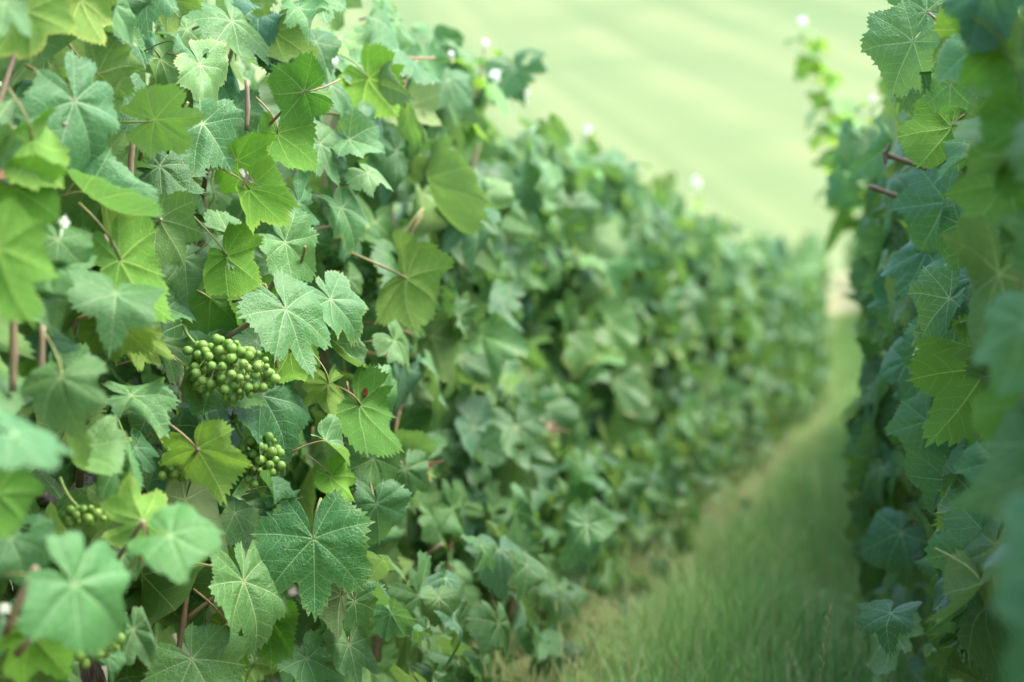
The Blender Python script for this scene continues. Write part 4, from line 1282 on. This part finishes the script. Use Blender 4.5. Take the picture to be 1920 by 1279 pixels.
rf = np.random.default_rng(31)
far_leaves('vine_row_foliage', rf, [(-.80, 14.1, 42, 190, .08), (.27, 9.1, 42, 160, .08)])
specs = [(-.82, -4, .1, 170, .085), (.30, -4, -.12, 190, .085), (-.80 - 1.07, -.5, 14, 130, .085)] + [(.27 + 1.07, -.5, 14, 120, .085)]  # rows carried on unseen behind the camera, added to shade the near leaves
specs += [(-.80 - 1.07 * k, 14 if k == 1 else 10, 42, 130, .09) for k in range(1, 9)] + [(.27 + 1.07 * k, 14 if k == 1 else 16, 42, 110, .09) for k in range(1, 5)]
specs += [(-.80 - 1.07 * k, 20, 42, 80, .11) for k in range(9, 16)]
far_leaves('neighbouring_rows_foliage', rf, specs)

# ------------------------------------------------------------------ grass
def grass(name, rng, n, xr, yfun, hfun, dryfun, wbase=.0022):
    u = rng.random(n)
    y = yfun(u)
    x = rng.uniform(xr[0], xr[1], n)
    z = ground_z(y)
    dry = dryfun(x, y, rng.random(n))
    hh = hfun(x, y, rng)
    keep = hh > .01
    x, y, z, dry, hh = x[keep], y[keep], z[keep], dry[keep], hh[keep]
    x = x + row_shift(y)
    n = len(x)
    az = rng.uniform(0, 6.283, n)
    lean = np.abs(rng.normal(.35, .28, n))
    w = wbase * rng.uniform(.6, 1.5, n) * (1 + .05 * y)
    dx, dy = np.cos(az), np.sin(az)
    sx, sy = -dy, dx
    V = np.zeros((n, 7, 3), dtype=np.float32)
    for li, (f, wf) in enumerate(((0, 1), (.4, .9), (.75, .6), (1, 0))):
        ox = dx * hh * lean * f ** 2
        oy = dy * hh * lean * f ** 2
        oz = hh * f * (1 - .25 * lean * f)
        if li < 3:
            for s in (0, 1):
                k = (s * 2 - 1) * w * wf * .5
                V[:, li * 2 + s] = np.stack([x + ox + sx * k, y + oy + sy * k, z + oz - .01 * (li == 0)], -1)
        else:
            V[:, 6] = np.stack([x + ox, y + oy, z + oz], -1)
    T0 = np.array([(0, 1, 3), (0, 3, 2), (2, 3, 5), (2, 5, 4), (4, 5, 6)])
    F = (T0[None] + (np.arange(n) * 7)[:, None, None]).reshape(-1, 3)
    tint_ = np.repeat(np.clip(rng.normal(.15, .22, n) + .65 * patch(x * 1.7 + 5, y * 1.4), 0, 1), 7)
    return tag(obj(name, mesh_np(name, V.reshape(-1, 3), F, M_GRASS, dict(tint=tint_, dry=np.repeat(dry, 7)))), kind='stuff')


rg = np.random.default_rng(17)


def y_near(u):
    return 2.0 + 24 * u ** 1.9


def patch(x, y):
    return .5 + .5 * np.sin(x * 5.1 + 2.3 * np.sin(y * 1.1)) * np.sin(y * 2.3 + 1.7 * np.sin(x * 3.7))


def h_path(x, y, rng):
    c = np.exp(-((x + .17) / .25) ** 2)
    base = (.05 + .10 * c) * (.40 + .95 * patch(x, y) ** 1.3) * (1 + 1.2 * np.exp(-((y - 14) / 4.5) ** 2))
    far = np.clip((y - 20) / 8, 0, 1)
    thin = rng.random(len(x)) < (.35 + .65 * c) * (1 - .75 * far)
    return np.where(thin, base * rng.uniform(.45, 1.5, len(x)), 0)


def dry_path(x, y, r):
    edge = np.clip((-.30 - x) / .16, 0, 1) * (1 - .7 * np.clip((y - 7) / 4, 0, 1))
    p = .10 + .60 * edge + .16 * np.clip(patch(x + 3, y * .8) - .5, 0, 1) + .25 * np.clip((y - 20) / 6, 0, 1)
    return np.where(r < p, .55 + .45 * r, .10 * r)


grass('grass', rg, 120000, (-.62, .20), y_near, h_path, dry_path)
grass('wild_grass', rg, 9000, (-1.15, -.5), lambda u: .9 + 14 * u ** 1.4, lambda x, y, r: .10 * r.uniform(.4, 1.6, len(x)), lambda x, y, r: np.where(r < .5, .8, .1))
grass('verge_grass', rg, 5000, (.0, .6), lambda u: 1.6 + 8 * u ** 1.4, lambda x, y, r: .11 * r.uniform(.4, 1.6, len(x)), lambda x, y, r: np.where(r < .3, .8, .1))

grass('seeding_grass', rg, 1500, (-.55, .08), lambda u: 2.2 + 9 * u ** 1.5, lambda x, y, r: r.uniform(.12, .27, len(x)) * (.5 + .7 * patch(x * .7, y)),
      lambda x, y, r: .45 + .45 * r, .0016)
# low broad-leaved weeds and dead leaves in the grass
def litter():
    rng = np.random.default_rng(77)
    n = 1800
    Vs, Fs, At, base = [], [], {k: [] for k in ('tint', 'dry')}, 0
    y = 2.0 + 10 * rng.random(n) ** 1.6
    x = rng.uniform(-.75, .25, n)
    for i in range(n):
        V, F, A = FARL[rng.integers(len(FARL))]
        dead = x[i] < -.42 and rng.random() < .75
        s = rng.uniform(.012, .028) * (1.6 if dead else 1)
        a = rng.uniform(0, 6.28)
        m = frame(Vector((x[i], y[i], float(ground_z(y[i])) + rng.uniform(.015, .03 if dead else .07))), Vector((math.cos(a), math.sin(a), rng.uniform(-.3, .5))), Vector((rng.normal(0, .3), rng.normal(0, .3), 1)), s)
        Vs.append(np.array([tuple(m @ Vector(p)) for p in V]))
        Fs.append(F[0] + base)
        base += len(V)
        At['tint'].append(np.full(len(V), rng.uniform(.2, .8)))
        At['dry'].append(np.full(len(V), .9 if dead else .0))
    return tag(obj('weeds', mesh_np('weeds', np.concatenate(Vs), np.concatenate(Fs), M_GRASS, {k: np.concatenate(v) for k, v in At.items()})), kind='stuff')


litter()

# seeding grass stalks
def grass_stalk(px, py, D, label, seed, lean=.02):
    rng = np.random.default_rng(seed)
    topp = at(px, py, D)
    base = Vector((topp.x - lean, topp.y + .03, float(ground_z(topp.y))))
    o = bpy.data.objects.new('grass_stalk', None)
    COL.objects.link(o)
    o.location = base
    tag(o, label, 'grass stalk', 'seeding grass stalks beside the path')
    P = bezier((0, 0, -.01), (lean * .1, -.01, (topp.z - base.z) * .6), tuple(topp - base), 10)
    V, F = tube_np(P, np.linspace(.0011, .0006, 10), 5)
    me = mesh_np('stem', V, F, M_GRASS, dict(tint=np.full(len(V), .9), dry=np.full(len(V), .45)))
    obj('stem', me, o)
    Vs, Fs, b = [], [], 0
    for k in range(16):
        u = .52 + .48 * k / 15
        i = u * 9
        p = P[int(min(i, 8))] * (1 - (i - int(min(i, 8)))) + P[int(min(i, 8)) + 1] * (i - int(min(i, 8)))
        a = k * 2.6
        d = np.array([math.cos(a) * .35, math.sin(a) * .35, 1.0])
        d /= np.linalg.norm(d)
        q = np.array([p, p + d * .004, p + d * .008, p + d * .011])
        V, F = tube_np(q, [.0004, .0015, .0013, .0002], 5, cap=False)
        Vs.append(V)
        Fs.append(F[0] + b)
        b += len(V)
    n = b
    hd = obj('seed_head', mesh_np('seed_head', np.concatenate(Vs), np.concatenate(Fs), M_GRASS, dict(tint=np.full(n, .9), dry=np.full(n, .6))), o)
    hd['kind'] = 'stuff'
    return o


grass_stalk(1556, 1150, 2.05, 'tallest thin seeding grass stalk standing at the bottom of the grass path', 1)
grass_stalk(1132, 1175, 2.5, 'thin leaning grass stalk beside the foot of the long vine row', 2, .05)
grass_stalk(1640, 1228, 2.15, 'short tilted grass stalk at the foot of the bluish vine row', 3, -.03)
grass_stalk(1266, 1240, 2.3, 'small seeding grass stalk low in the middle of the bottom edge', 4, .0)
grass_stalk(893, 1255, 2.3, 'small grass stalk under the long vine row at the bottom edge', 5, -.03)

# white flowers in the grass
PETAL = None


def white_flower(px, py, D, label, s):
    c = at(px, py, D)
    g = float(ground_z(c.y))
    o = bpy.data.objects.new('white_flower', None)
    COL.objects.link(o)
    o.location = (c.x, c.y, g)
    tag(o, label, 'flower', 'white flowers in the grass path')
    hgt = c.z - g
    V, F = tube_np([(0, 0, -.01), (.004, 0, hgt * .5), (0, 0, hgt)], [.001, .001, .001], 5)
    obj('stem', mesh_np('stem', V, F, M_RACHIS), o)
    for k in range(9):
        a = k * 6.283 / 9
        V = np.array([(0, 0, 0), (.35, .16, .05), (.8, .2, .06), (1, 0, .02), (.8, -.2, .06), (.35, -.16, .05)]) * s
        ca, sa = math.cos(a), math.sin(a)
        V = np.stack([V[:, 0] * ca - V[:, 1] * sa, V[:, 0] * sa + V[:, 1] * ca, V[:, 2] + hgt], -1)
        obj('petal', mesh_np('petal', V, np.array([(0, 1, 2, 3), (0, 3, 4, 5)]), M_WHITE), o)
    V, F = tube_np([(0, 0, hgt), (0, 0, hgt + s * .12), (0, 0, hgt + s * .18)], [s * .3, s * .28, s * .1], 8)
    obj('flower_centre', mesh_np('flower_centre', V, F, M_DRY), o)


white_flower(1468, 1008, 4.6, 'small white flower in the grass path, the nearer to the long row of two', .016)
white_flower(1490, 1012, 4.6, 'small white flower in the grass path, the nearer to the bluish row of two', .016)
